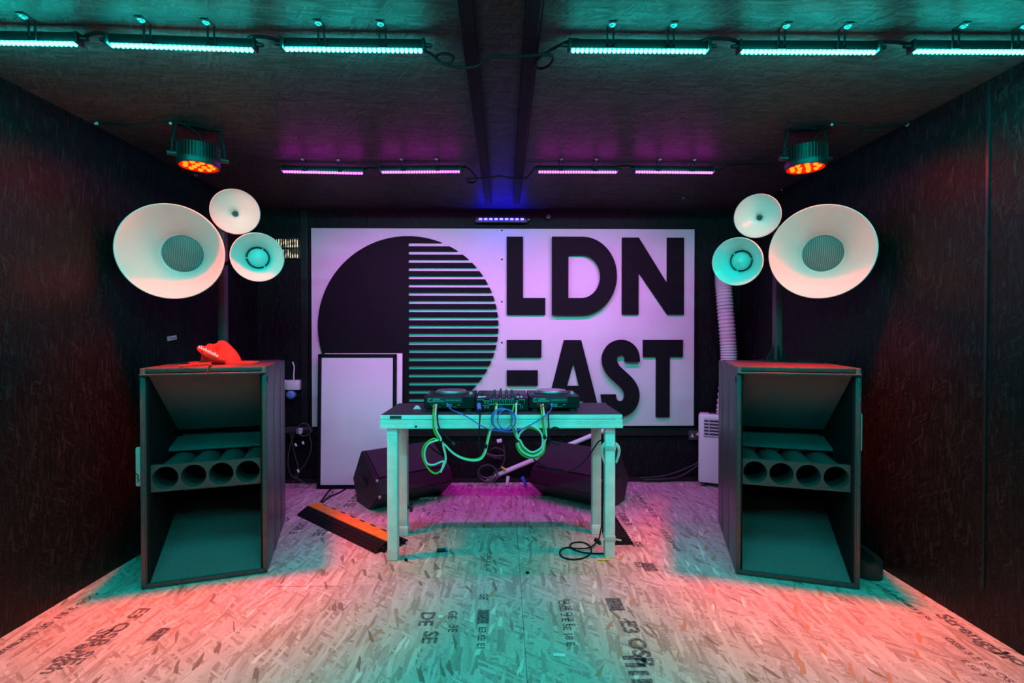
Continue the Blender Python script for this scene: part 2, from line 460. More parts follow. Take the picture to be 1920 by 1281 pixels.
# vent with daylight behind it
vt = thing('wall_vent', 'small slotted vent letting in daylight, high on back wall beside left horns', 'vent', (P(536, 467, YB).x, YB, P(536, 484, YB).z))
c = P(538, 466, YB - 0.012)
mb = MB()
for dx, dz, sx, sz in ((0, 0.088, 0.24, 0.012), (0, -0.088, 0.24, 0.012), (0, 0.0, 0.24, 0.02), (-0.115, 0, 0.012, 0.18), (0.115, 0, 0.012, 0.18)):
    mb.box((c.x + dx, YB - 0.010, c.z + dz), (sx, 0.02, sz), bev=0.002)
obj('frame', mb, M_BLACK, vt)
mb = MB()
for k in range(11): mb.box((c.x - 0.1 + k * 0.02, YB - 0.010, c.z), (0.0105, 0.012, 0.17))
obj('slat', mb, M_BLACK, vt)
m = bpy.data.materials.new('daylight behind vent'); m.use_nodes = True; nt = m.node_tree; nt.nodes.clear()
e = nt.nodes.new('ShaderNodeEmission'); o_ = nt.nodes.new('ShaderNodeOutputMaterial'); tc = nt.nodes.new('ShaderNodeTexCoord')
gr = nt.nodes.new('ShaderNodeTexNoise'); gr.inputs['Scale'].default_value = 26; gr.inputs['Detail'].default_value = 0
mr = nt.nodes.new('ShaderNodeMapRange'); mr.inputs[1].default_value = 0.40; mr.inputs[2].default_value = 0.66; mr.inputs[3].default_value = 0.15; mr.inputs[4].default_value = 2.4
nt.links.new(tc.outputs['Object'], gr.inputs['Vector']); nt.links.new(gr.outputs['Fac'], mr.inputs[0]); nt.links.new(mr.outputs[0], e.inputs[1])
e.inputs[0].default_value = (1.0, 0.78, 0.5, 1); nt.links.new(e.outputs[0], o_.inputs[0])
mb = MB(); mb.box((c.x, YB - 0.003, c.z), (0.225, 0.004, 0.17)); obj('daylight_pane', mb, m, vt)

# ------------------------------------------------------------------ LED bars
def led_bar(name, label, col, m_led, group, lampw, tilt, spread, n=30, L=0.50):
    t = thing(name, label, 'light bar', group=group)
    mb = MB()
    mb.box((0, 0, 0.028), (L, 0.013, 0.034), bev=0.002)
    obj('housing', mb, M_BLKMETAL, t, local=True)
    mb = MB()
    dn = Matrix.Rotation(PI, 4, 'X')
    for i in range(n): mb.sphere(((i + 0.5) / n * L - L / 2, 0, 0.005), (L / n * 0.46, L / n * 0.50, L / n * 0.50), 6, 4)
    obj('led_strip', mb, m_led, t, ang=80, local=True)
    la = bpy.data.lights.new('led_lamp', 'AREA'); la.shape = 'RECTANGLE'; la.size = L; la.size_y = 0.004; la.color = (col[0] if col[0] > 0.1 else 0.0, col[1] if col[1] > 0.1 else 0.0, col[2]); la.energy = lampw
    lo = bpy.data.objects.new('lamp', la); COL.objects.link(lo); lo.parent = t; lo.location = (0, 0, -0.0055); lo.rotation_euler = (math.radians(tilt), 0, 0); la.spread = math.radians(spread)
    for sx in (-1, 1):
        mb = MB(); mb.box((sx * (L / 2 + 0.006), 0, 0.022), (0.012, 0.038, 0.042), bev=0.004)
        mb.cyl((sx * (L / 2 + 0.012), 0, 0.024), (sx * (L / 2 + 0.035), 0, 0.024), 0.009, 0.007, 12)
        obj('end_cap', mb, M_BLACK, t, local=True)
    for sx in (-1, 1):
        mb = MB()
        x = sx * 0.11
        for q in (-0.011, 0.011): mb.box((x + q, -0.020, 0.040), (0.006, 0.004, 0.068))
        mb.box((x, -0.020, 0.012), (0.028, 0.004, 0.016))
        mb.box((x, -0.042, 0.0725), (0.028, 0.046, 0.004))
        b_ = obj('bracket', mb, M_BLKMETAL, t, local=True)
        mb = MB(); mb.lathe([(0, -0.006), (0.006, -0.006), (0.007, -0.002), (0.012, -0.001), (0.012, 0.003)], Matrix.Translation((x, -0.050, 0.068)), 14)
        obj('bolt', mb, M_STEEL, b_, local=True)
    return t
HANG = 0.0745
def place_bars(rows, first, L, labels, group):
    for i, (u0, v0, u1, v1) in enumerate(rows):
        a, b = PZ(u0, v0, ZC - HANG + 0.002), PZ(u1, v1, ZC - HANG + 0.002)
        c = (a + b) / 2; rz = math.atan2(b.y - a.y, b.x - a.x)
        loc = (c.x, c.y, ZC - HANG)
        if i == 0: first.location = loc; first.rotation_euler = (0, 0, rz); first['label'] = labels[i]
        else: dup(first, loc, rz, labels[i], group)
M_TEAL = emit('teal led', TEAL_COL, TEAL_STR); M_MAG = emit('magenta led', MAG_COL, MAG_STR); M_UV = emit('violet led', UV_COL, UV_STR)
G1 = 'teal LED bars across the front of the ceiling'; G2 = 'magenta LED bars across the rear of the ceiling'
tb = led_bar('led_bar', '', TEAL_COL, M_TEAL, G1, TEAL_W, TEAL_TILT, 175)
place_bars([(-115, 80, 135, 84.5), (217, 87, 466, 95.5), (541, 94, 785, 97), (1078, 96.5, 1318, 98.5), (1394, 99, 1637, 100), (1714, 98.5, 1962, 100)], tb, 0.5,
    ['teal LED bar cut off by the left edge of the picture',
     'teal LED bar on ceiling, second from the left side wall',
     'teal LED bar on ceiling just left of the central battens',
     'teal LED bar on ceiling just right of the central battens',
     'teal LED bar on ceiling, second from the right side wall, brackets lit red',
     'teal LED bar cut off by the right edge of the picture'], G1)
# the next row of the same bars, overhead and nearer than the picture's upper edge
for k in range(6):
    q = dup(tb, (-1.87 + 0.735 * k + (0.16 if k > 2 else 0.0) - 0.08, 0.46, ZC - HANG), 0.0, 'teal LED bar of the overhead row nearest the viewer, above the picture edge', 'teal LED bars of the row overhead')
    q.rotation_euler.x = math.radians(36)
mg = led_bar('led_bar', '', MAG_COL, M_MAG, G2, MAG_W, MAG_TILT, 122)
place_bars([(537, 323, 674, 326), (722, 324, 856, 323), (1016, 323.5, 1150, 324), (1197, 323.5, 1331, 325)], mg, 0.5,
    ['magenta LED bar on rear ceiling, outermost on the left',
     'magenta LED bar on rear ceiling just left of the battens',
     'magenta LED bar on rear ceiling just right of the battens',
     'magenta LED bar on rear ceiling, outermost on the right'], G2)
# violet bar on the back wall
YW = YB - 0.06
a, b = P(896, 411, YW), P(984, 412, YW)
t = thing('wall_led_bar', 'short violet LED bar with nine bright lamps fixed above the sign', 'light bar', ((a.x + b.x) / 2, YW + 0.03, a.z - 0.03))
mb = MB(); mb.box(((a.x + b.x) / 2, YW + 0.03, a.z), (b.x - a.x + 0.05, 0.06, 0.06), bev=0.006)
mb.box(((a.x + b.x) / 2, YW - 0.006, a.z - 0.03), (b.x - a.x + 0.02, 0.02, 0.006))
obj('housing', mb, M_BLKMETAL, t)
for k in range(9):
    x = a.x + (b.x - a.x) * (k + 0.5) / 9
    mb = MB(); mb.box((x, YW - 0.004, a.z), (0.031, 0.012, 0.016), bev=0.005); obj('lamp', mb, M_UV, t)
mb = MB(); mb.sphere((b.x + 0.035, YW + 0.01, a.z), 0.012, 10, 8); obj('end_knob', mb, M_STEEL, t)
# small round sensor
c = P(1028, 407, YB - 0.03)
mb = MB(); mb.lathe([(0, 0.03), (0.02, 0.028), (0.026, 0.012), (0.026, -0.03), (0, -0.03)], Matrix.Translation((c.x, YB - 0.03, c.z)) @ rot_to((0, -1, 0)), 20)
tag(recenter(obj('wall_sensor', mb, M_DARKGREY)), 'small round dark sensor on back wall right of the violet lamp bar', 'sensor')

# ------------------------------------------------------------------ PAR cans
def par_can(label):
    t = thing('par_light', label, 'stage light', group='red stage lights under the ceiling')
    R = 0.098
    mb = MB(); mb.lathe([(0, 0.115), (0.06, 0.115), (0.088, 0.105), (0.088, 0.03), (0, 0.03)], Matrix.Identity(4), 36)
    for k in range(40):
        q = 2 * PI * k / 40
        mb.box((0.092 * math.cos(q), 0.092 * math.sin(q), 0.066), (0.018, 0.005, 0.076), (0, 0, q))
    obj('heatsink', mb, M_BLACK, t, local=True)
    mb = MB(); mb.lathe([(0.0, 0.03), (R + 0.002, 0.03), (R + 0.004, 0.012), (R, -0.004), (R - 0.008, -0.004), (R - 0.010, 0.008), (0.0, 0.008)], Matrix.Identity(4), 40)
    obj('bezel', mb, M_BLACK, t, local=True)
    mb = MB(); mb.lathe([(0, 0.0055), (R - 0.011, 0.0055)], Matrix.Identity(4), 36)
    obj('lens_plate', mb, emit('red lens glow', (1.0, 0.012, 0.002), 1.6), t, local=True)
    dn = Matrix.Rotation(PI, 4, 'X')
    for n_, rr, off in ((3, 0.026, 0.4), (9, 0.064, 0.1)):
        for k in range(n_):
            q = 2 * PI * k / n_ + off
            mb = MB(); mb.dome((rr * math.cos(q), rr * math.sin(q), 0.004), 0.0135, dn, 8)
            obj('led', mb, emit('red led', RED_COL, RED_STR), t, ang=80, local=True)
    la = bpy.data.lights.new('stage_lamp', 'AREA'); la.shape = 'DISK'; la.size = 0.16; la.color = (1.0, 0.0, 0.0); la.energy = RED_W; la.spread = math.radians(RED_SPREAD)
    lo = bpy.data.objects.new('lamp', la); COL.objects.link(lo); lo.parent = t; lo.location = (0, 0, -0.014)
    for sx in (-1, 1):
        mb = MB()
        mb.tube([(sx * 0.118, 0, 0.05), (sx * 0.116, 0, 0.12), (sx * 0.098, 0, ZC - PARZ - 0.004)], 0.008, 6)
        obj('yoke_arm', mb, M_RUBBER, t, local=True)
        mb = MB(); mb.cyl((sx * 0.096, 0, 0.05), (sx * 0.140, 0, 0.05), 0.016, 0.013, 14); obj('knob', mb, M_BLACK, t, local=True)
    mb = MB(); mb.box((0, 0, ZC - PARZ - 0.004), (0.21, 0.035, 0.006)); 
    for x in (-0.05, 0.04): mb.sphere((x, -0.004, ZC - PARZ - 0.008), (0.012, 0.012, 0.005), 10, 6)
    obj('yoke_plate', mb, M_RUBBER, t, local=True)
    return t
PARZ = 2.205
pr = par_can('red LED stage light with black heatsink hung above the right speaker horns')
c = PZ(1510, 315, PARZ); pr.location = (c.x, c.y, PARZ)
c2 = PZ(373, 312, PARZ)
dup(pr, (c2.x, c2.y, PARZ), 0.5, 'red LED stage light with black heatsink hung above the left speaker horns')
PAR_R, PAR_L = c, c2

# ------------------------------------------------------------------ the sign
YS = YB - 0.055            # front of the white panel
YLT = YS - 0.026           # front of the letters
def S(x, y, Y=None):       # sign coordinates measured in the enlarged view of the photograph
    return P(560 + x * 0.40625, 380 + y * 0.40625, Y if Y is not None else YLT)
o0 = S(0, 0); ux = (S(1000, 0) - o0) / 1000; uy = (S(0, 1000) - o0) / 1000
ux = Vector((ux.x, 0, 0)); uy = Vector((0, 0, uy.z)); o0 = Vector((o0.x, YLT, o0.z))
sg = thing('wall_sign', 'big white sign with black raised circle and letters LDN EAST on back wall', 'sign', (S(940, 570).x, YS + 0.05, S(940, 1030).z))
pa, pb = S(57, 117, YS), S(1824, 1030, YS)
mb = MB(); mb.box(((pa.x + pb.x) / 2, YS + 0.024, (pa.z + pb.z) / 2), (pb.x - pa.x, 0.048, pa.z - pb.z), bev=0.003)
xs = S(1236, 0, YS).x
mb.box((xs, YS, (pa.z + pb.z) / 2), (0.002, 0.001, pa.z - pb.z - 0.01))
obj('panel', mb, M_PANEL, sg)
for q0, q1 in (((pb.x + 0.006, pa.z), (pb.x + 0.006, pb.z)), ((pa.x - 0.006, pa.z), (pa.x - 0.006, pb.z))):
    mb = MB(); mb.box((q0[0], YS + 0.022, (q0[1] + q1[1]) / 2), (0.012, 0.05, q0[1] - q1[1] + 0.02))
    obj('edge_strip', mb, M_LETTER, sg)
def sprism(mb, poly): mb.prism(poly, o0, ux, uy, 0.026, Vector((0, 1, 0)))
CX, CY, CR = 503, 570, 418
mb = MB()
poly = [(CX + CR * math.cos(q), CY + CR * math.sin(q)) for q in [PI / 2 + PI * k / 60 for k in range(61)]]
capy = 182
dyc = CY - capy; xe = math.sqrt(CR ** 2 - dyc ** 2); a0_ = math.atan2(-dyc, xe)
poly += [(CX + CR * math.cos(q), CY + CR * math.sin(q)) for q in [-PI / 2 + (a0_ + PI / 2) * k / 10 for k in range(1, 11)]]
poly += [(CX, capy)]
sprism(mb, poly); obj('half_disc', mb, M_LETTER, sg)
for k in range(20):
    yt = 199 + 38.05 * k; yb_ = yt + 22
    pts = []
    for j in range(5):
        y = yt + (yb_ - yt) * j / 4; d = CR ** 2 - (y - CY) ** 2
        pts.append((CX + math.sqrt(max(d, 0)), y))
    if yb_ > CY + CR - 4: break
    mb = MB(); sprism(mb, [(CX, yt)] + pts + [(CX, yb_)]); obj('stripe', mb, M_LETTER, sg)
mb = MB(); sprism(mb, [(960, 153), (1036, 153), (1036, 437), (1140, 437), (1140, 515), (960, 515)]); obj('letter', mb, M_LETTER, sg)['label'] = 'raised black letter L'
mb = MB()
A = [(1170, 155)] + [(1312 + 160 * math.sin(q), 336 - 181 * math.cos(q)) for q in [PI * k / 32 for k in range(33)]] + [(1170, 517), (1170, 336)]
B = [(1246, 238)] + [(1306 + 89 * math.sin(q), 338 - 100 * math.cos(q)) for q in [PI * k / 32 for k in range(33)]] + [(1246, 438), (1246, 336)]
A.append((1170, 155)); B.append((1246, 238))
mb.band(A, B, o0, ux, uy, -0.026); obj('letter', mb, M_LETTER, sg)['label'] = 'raised black letter D'
mb = MB(); sprism(mb, [(1500, 155), (1577, 155), (1712, 370), (1712, 155), (1790, 155), (1790, 513), (1713, 513), (1577, 316), (1577, 513), (1500, 513)]); obj('letter', mb, M_LETTER, sg)['label'] = 'raised black letter N'
mb = MB()
for q in ([(960, 633), (1122, 633), (1122, 714), (960, 714)], [(960, 775), (1105, 775), (1105, 846), (960, 846)], [(960, 910), (1122, 910), (1122, 990), (960, 990)]): sprism(mb, q)
obj('letter', mb, M_LETTER, sg)['label'] = 'raised black letter E made of bars'
mb = MB()
sprism(mb, [(1228, 634), (1268, 634), (1272, 740), (1242, 848), (1218, 918), (1201, 990), (1150, 990), (1132, 990)][:5] + [(1208, 990), (1138, 990)])
sprism(mb, [(1268, 634), (1308, 634), (1400, 990), (1330, 990), (1318, 918), (1298, 848), (1272, 740)])
sprism(mb, [(1242, 848), (1298, 848), (1318, 918), (1218, 918)])
obj('letter', mb, M_LETTER, sg)['label'] = 'raised black letter A'
mb = MB()
cl = smooth([(1546, 735, 0), (1541, 700, 0), (1521, 675, 0), (1492, 667, 0), (1460, 678, 0), (1440, 708, 0), (1441, 742, 0), (1458, 775, 0), (1490, 806, 0), (1521, 836, 0), (1541, 870, 0), (1543, 905, 0), (1529, 936, 0), (1500, 953, 0), (1466, 948, 0), (1442, 925, 0), (1433, 887, 0)], 5)
A, B = [], []
for i, p in enumerate(cl):
    tt = (cl[min(i + 1, len(cl) - 1)] - cl[max(i - 1, 0)]).normalized()
    if i == 0: tt = Vector((0, -1, 0))
    if i == len(cl) - 1: tt = Vector((0, -1, 0))
    nn = Vector((-tt.y, tt.x, 0)) * 35
    A.append((p.x + nn.x, p.y + nn.y)); B.append((p.x - nn.x, p.y - nn.y))
mb.band(A, B, o0, ux, uy, -0.026); obj('letter', mb, M_LETTER, sg)['label'] = 'raised black letter S'
mb = MB(); sprism(mb, [(1600, 633), (1787, 633), (1787, 712), (1725, 712), (1725, 995), (1662, 995), (1662, 712), (1600, 712)]); obj('letter', mb, M_LETTER, sg)['label'] = 'raised black letter T'
for (x, y) in ((938, 128), (938, 262), (938, 458), (938, 647)):
    c = S(x, y, YS); mb = MB(); mb.sphere((c.x, YS, c.z), (0.008, 0.003, 0.008), 8, 6); obj('screw', mb, M_LETTER, sg)

# ------------------------------------------------------------------ bass bins
def sub(label):
    W, D, H, T = 0.583, 0.80, 1.134, 0.024
    t = thing('bass_speaker', label, 'speaker', group='black bass bins either side of the table')
    mb = MB()
    for sx in (-1, 1):
        x = sx * (W / 2 - T / 2)
        mb.box((x, 0.135, H / 2), (T, 0.27, H), bev=0.003)
        mb.box((x, 0.42, H / 2), (T, 0.26, H), bev=0.003)
        mb.box((x, 0.69, H / 2), (T, 0.22, H - 0.01), bev=0.003)
    mb.box((0, D / 2, H - T / 2), (W - 2 * T + 0.004, D, T), bev=0.003)
    mb.box((0, D / 2, T / 2), (W - 2 * T + 0.004, D, T), bev=0.003)
    mb.box((0, D - T / 2, H / 2), (W - 2 * T, T, H - 2 * T))
    obj('cabinet', mb, M_PAINT2, t, local=True)
    for sx in (-1, 1):
        mb = MB(); mb.box((sx * (W / 2 - T - 0.005), D / 2, H / 2), (0.010, D - 0.03, H - 0.05)); obj('gap_shade_panel', mb, M_LETTER, t, local=True)  # black backing sheet stands in for shade in the gaps between side panels
    mb = MB(); mb.box((0, -0.007, H - 0.034), (W - 0.004, 0.020, 0.012), bev=0.003)
    for sx in (-1, 1): mb.box((sx * (W / 2 - 0.010), -0.003, H / 2 - 0.02), (0.018, 0.006, H - 0.05), bev=0.002)
    mb.box((0, -0.003, 0.014), (W - 0.01, 0.006, 0.024), bev=0.002)
    obj('front_lip', mb, M_PAINT2, t, local=True)
    iw = W - 2 * T - 0.021
    ex = Vector((0, 1, 0)); ey = Vector((0, 0, 1)); o = Vector((-iw / 2, 0, 0))
    mb = MB(); mb.prism([(0.012, 1.098), (0.46, 0.735), (0.475, 0.755), (0.03, 1.112)], o, ex, ey, iw, Vector((1, 0, 0)))
    obj('upper_flare', mb, M_PAINT, t, local=True)
    mb = MB(); mb.prism([(0.010, 0.024), (0.030, 0.024), (0.50, 0.26), (0.50, 0.288), (0.46, 0.288)], o, ex, ey, iw, Vector((1, 0, 0)))
    obj('lower_flare', mb, M_PAINT, t, local=True)
    mb = MB(); mb.prism([(0.30, 0.655), (0.46, 0.695), (0.46, 0.68), (0.30, 0.640)], o, ex, ey, iw, Vector((1, 0, 0)))
    mb.box((0, 0.56, 0.55), (iw, 0.02, 0.42))
    obj('chamber_panel', mb, M_PAINT, t, local=True)
    # port board with four round holes
    zb_, zt_ = 0.487, 0.628; zc = (zb_ + zt_) / 2; yb0, yb1 = 0.030, 0.048
    mb = MB(); R = 0.059
    n = 32; pitch = iw / 4
    for k in range(4):
        cx = -iw / 2 + pitch * (k + 0.5)
        ring = [(cx + R * math.cos(2 * PI * q / n), zc + R * math.sin(2 * PI * q / n)) for q in range(n)]
        out = []
        for q in range(n):
            a_ = 2 * PI * q / n; dx, dz = math.cos(a_), math.sin(a_)
            s_ = min((pitch / 2) / max(abs(dx), 1e-6), ((zt_ - zb_) / 2) / max(abs(dz), 1e-6))
            out.append((cx + dx * s_, zc + dz * s_))
        mb.band(out + [out[0]], ring + [ring[0]], Vector((0, yb0, 0)), Vector((1, 0, 0)), Vector((0, 0, 1)), -(yb1 - yb0))
    # square up the corners
    for k in range(5):
        x = -iw / 2 + pitch * k; ww = 0.012 if k in (0, 4) else 0.024
        for zz in (zt_ - 0.006, zb_ + 0.006): mb.box((x + (0.006 if k == 0 else -0.006 if k == 4 else 0), (yb0 + yb1) / 2, zz), (ww, yb1 - yb0, 0.012))
    obj('port_board', mb, M_PAINT3, t, local=True)
    for k in range(4):
        cx = -iw / 2 + pitch * (k + 0.5)
        mb = MB(); mb.lathe([(R + 0.004, 0), (R + 0.004, 0.40), (R, 0.40), (R, 0)], Matrix.Translation((cx, yb0 + 0.002, zc)) @ rot_to((0, 1, 0.03)), 28, closed=True)
        obj('port_tube', mb, M_PAINT3, t, local=True)
    for sx in (-1, 1):
        mb = MB(); mb.lathe([(0, 0), (0.012, 0), (0.014, 0.003), (0, 0.004)], Matrix.Translation((sx * (W / 2), 0.04, H - 0.075)) @ rot_to((sx, 0, 0)) @ Matrix.Diagonal((1.4, 1, 1, 1)), 14)
        obj('side_stud', mb, M_BLKMETAL, t, local=True)
    return t
sr = sub('tall black bass bin with four round ports standing on floor at right')
def put_sub(t, fl_px, fr_px):
    a, b = PZ(*fl_px), PZ(*fr_px)
    c = (a + b) / 2; rz = math.atan2(b.y - a.y, b.x - a.x)
    return (c.x, c.y, 0), rz
locR, rzR = put_sub(sr, (1381.5, 1076.5), (1610, 1105.5))
locL, rzL = put_sub(sr, (264, 1106.5), (502.5, 1073.5))
sr.location = locR; sr.rotation_euler = (0, 0, rzR); WM[sr.name] = Matrix.Translation(locR) @ Matrix.Rotation(rzR, 4, 'Z')
sl = dup(sr, locL, rzL, 'tall black bass bin with four round ports and a red cap on top, at left')
WM[sl.name] = Matrix.Translation(locL) @ Matrix.Rotation(rzL, 4, 'Z')
# pale side handles on the outer flanks
mb = MB(); mb.box((-0.2915 - 0.022, 0.05, 0.622), (0.030, 0.02, 0.205), bev=0.009); h = obj('side_handle', mb, M_TAPE, sl, local=True); h['label'] = 'pale upright handle with a scribbled tag'
mb = MB(); mb.tube([(-0.305 - 0.022, 0.039, 0.590), (-0.313, 0.0385, 0.580), (-0.318, 0.0385, 0.565), (-0.310, 0.0385, 0.555), (-0.318, 0.0385, 0.545)], 0.0022, 5); obj('scribble', mb, M_LETTER, h, local=True)
mb = MB(); mb.box((-0.2915 - 0.008, 0.05, 0.63), (0.02, 0.012, 0.06)); obj('handle_mount', mb, M_BLKMETAL, h, local=True)
mb = MB(); mb.box((0.2915 + 0.012, 0.05, 0.80), (0.020, 0.02, 0.20), bev=0.008); obj('side_handle', mb, M_TAPE, sr, local=True)['label'] = 'pale upright handle'

# ------------------------------------------------------------------ horn clusters
def frame_from(mouth, throat):
    n = (mouth - throat).normalized()
    mt = rot_to(n); mt.translation = mouth
    return mt, n
def m_grille():
    m = mat('grille cloth', (0.05, 0.06, 0.08), 0.5)
    nt = m.node_tree; b = nt.nodes['Principled BSDF']
    tc = nt.nodes.new('ShaderNodeTexCoord'); wv = nt.nodes.new('ShaderNodeTexWave'); wv.inputs['Scale'].default_value = 36; wv.inputs['Distortion'].default_value = 0.3
    cr = nt.nodes.new('ShaderNodeValToRGB'); cr.color_ramp.elements[0].color = (0.03, 0.05, 0.10, 1); cr.color_ramp.elements[1].color = (0.20, 0.18, 0.13, 1)
    nt.links.new(tc.outputs['Object'], wv.inputs['Vector']); nt.links.new(wv.outputs['Fac'], cr.inputs[0]); nt.links.new(cr.outputs[0], b.inputs['Base Color'])
    return m
M_GRILLE = m_grille()
def cluster(label, subt, pole_px, big, small, tweet, side):
    base = PZ(pole_px[0], pole_px[1], 1.134)
    t = thing('horn_speaker_stand', label, 'speaker', base, 0.0, 'white horn speakers on poles')
    top = P(pole_px[0] + 3, 425, base.y)
    mb = MB(); mb.box((base.x, base.y, (base.z + top.z) / 2), (0.045, 0.045, top.z - base.z), bev=0.004); pole = obj('pole', mb, mat('dark grey pole', (0.06, 0.06, 0.065), 0.45), t)
    mb = MB(); mb.box((base.x, base.y, base.z + 0.004), (0.19, 0.12, 0.008), bev=0.002); obj('base_plate', mb, M_BLKMETAL, t)
    mb = MB()
    for sx in (-1, 1):
        mb.prism([(0, 0), (0.05, 0), (0, 0.10)], (base.x + sx * 0.0225, base.y - 0.004, base.z + 0.008), (sx, 0, 0), (0, 0, 1), 0.008)
    mb.prism([(0, 0), (0.05, 0), (0, 0.10)], (base.x - 0.004, base.y - 0.0225, base.z + 0.008), (0, -1, 0), (0, 0, 1), 0.008)
    obj('gusset', mb, M_BLKMETAL, t)
    # big bowl
    mo = P(*big[0]); th = P(*big[1]); mt, n = frame_from(mo, th)
    L = 0.27; R = big[2]
    prof = [(0.102, -L), (0.108, -L + 0.004), (0.122, -0.225), (0.145, -0.185), (0.172, -0.140), (0.199, -0.095), (0.222, -0.058), (R - 0.022, -0.028), (R - 0.010, -0.008), (R - 0.004, 0.0), (R, -0.002), (R + 0.001, -0.010),
            (R - 0.003, -0.018), (R - 0.016, -0.040), (0.229, -0.066), (0.206, -0.101), (0.180, -0.146), (0.153, -0.191), (0.130, -0.231), (0.112, -L), (0.112, -L - 0.01), (0.102, -L - 0.01)]
    mb = MB(); mb.lathe(prof, mt, 72, closed=True); hb = obj('large_horn', mb, M_WHITE, t, ang=50)
    me_rot = mt.copy(); me_rot.translation = mo - n * (L - 0.012)
    mb = MB(); mb.lathe([(0, 0.008), (0.06, 0.006), (0.106, 0.0), (0.106, -0.006), (0, -0.006)], me_rot, 48); obj('grille', mb, M_GRILLE, hb)
    mb = MB(); b0 = mo - n * (L + 0.005); mb.lathe([(0, 0), (0.118, 0), (0.122, -0.03), (0.09, -0.05), (0.088, -0.11), (0, -0.115)], Matrix.Translation(b0) @ rot_to(n), 32); obj('driver', mb, M_BLACK, hb)
    arm0 = b0 - n * 0.04
    mb = MB(); mb.tube([arm0, Vector((base.x, base.y, arm0.z))], 0.016, 8); obj('arm', mb, M_BLKMETAL, t)
    # small dish horn
    mo = P(*small[0]); th = P(*small[1]); mt, n = frame_from(mo, th); R = small[2]; L = 0.14
    prof = [(0.014, -L), (0.016, -0.115), (0.026, -0.090), (0.050, -0.070), (R * 0.66, -0.048), (R * 0.86, -0.024), (R * 0.955, -0.006), (R - 0.003, 0), (R, -0.002), (R + 0.001, -0.008),
            (R * 0.96, -0.016), (R * 0.88, -0.032), (R * 0.68, -0.056), (0.054, -0.078), (0.034, -0.096), (0.026, -0.118), (0.026, -L)]
    mb = MB(); mb.lathe(prof, mt, 56, closed=True); hs = obj('dish_horn', mb, M_WHITE, t, ang=50)
    mb = MB(); mb.cyl(mo - n * (L - 0.02), mo - n * (L - 0.012), 0.0142, 0.0142, 20); obj('throat', mb, M_BLACK, hs)
    mb = MB(); mb.lathe([(0, 0), (0.045, 0), (0.05, -0.02), (0.05, -0.07), (0, -0.075)], Matrix.Translation(mo - n * (L - 0.005)) @ rot_to(n), 24); obj('driver', mb, M_BLACK, hs)
    a_ = mo - n * (L + 0.03)
    mb = MB(); mb.tube([a_, Vector((base.x, base.y, min(a_.z, top.z - 0.03)))], 0.013, 8); obj('arm', mb, M_BLKMETAL, t)
    # slot tweeter
    mo = P(*tweet[0]); th = P(*tweet[1]); mt, n = frame_from(mo, th); R = tweet[2]; L = 0.125
    prof = [(0.064, -L), (0.0655, -0.110), (0.072, -0.085), (0.088, -0.052), (0.106, -0.028), (R * 0.91, -0.010), (R * 0.955, -0.002), (R - 0.003, 0.0), (R, -0.002), (R + 0.001, -0.008),
            (R * 0.95, -0.020), (0.112, -0.036), (0.094, -0.060), (0.080, -0.090), (0.076, -L)]
    mb = MB(); mb.lathe(prof, mt, 56, closed=True); hw = obj('tweeter_horn', mb, M_WHITE, t, ang=50)
    mp = mt.copy(); mp.translation = mo - n * L
    mb = MB(); mb.lathe([(0, 0), (0.080, 0), (0.084, -0.03), (0.070, -0.09), (0, -0.095)], mp, 32); obj('driver', mb, M_BLACK, hw)
    mb = MB(); mb.lathe([(0, 0.062), (0.012, 0.056), (0.030, 0.040), (0.048, 0.024), (0.0555, 0.014), (0.0565, 0.002), (0.0, 0.002)], mp, 40); obj('phase_plug', mb, M_WHITE, hw, ang=50)
    mb = MB()
    for q in (PI / 2, PI / 2 + 2 * PI / 3, PI / 2 + 4 * PI / 3):
        c = mp @ Vector((0.0605 * math.cos(q), 0.0605 * math.sin(q), 0.011))
        mb.box(c, (0.013, 0.007, 0.014), (mp.to_3x3() @ Matrix.Rotation(q, 3, 'Z')))
    obj('slot_bridge', mb, M_WHITE, hw)
    a_ = mo - n * (L + 0.05)
    mb = MB(); mb.tube([a_, Vector((base.x, base.y, a_.z))], 0.013, 8); obj('arm', mb, M_BLKMETAL, t)
    return t
cluster('cluster of three white horns on pole above the left bass bin', sl, (419, 676.5), ((320.5, 472, 2.75), (345, 476.5, 3.02), 0.262), ((441.5, 397, 2.88), (441.5, 402, 3.0), 0.130), ((483, 482.5, 2.88), (484, 484, 3.02), 0.142), -1)
cluster('cluster of three white horns on pole above the right bass bin', sr, (1457, 677.5), ((1538.5, 472.5, 2.75), (1543.5, 476, 3.02), 0.264), ((1419.5, 405, 2.88), (1425, 409, 3.0), 0.128), ((1381.5, 491, 2.88), (1394, 489, 3.02), 0.142), 1)

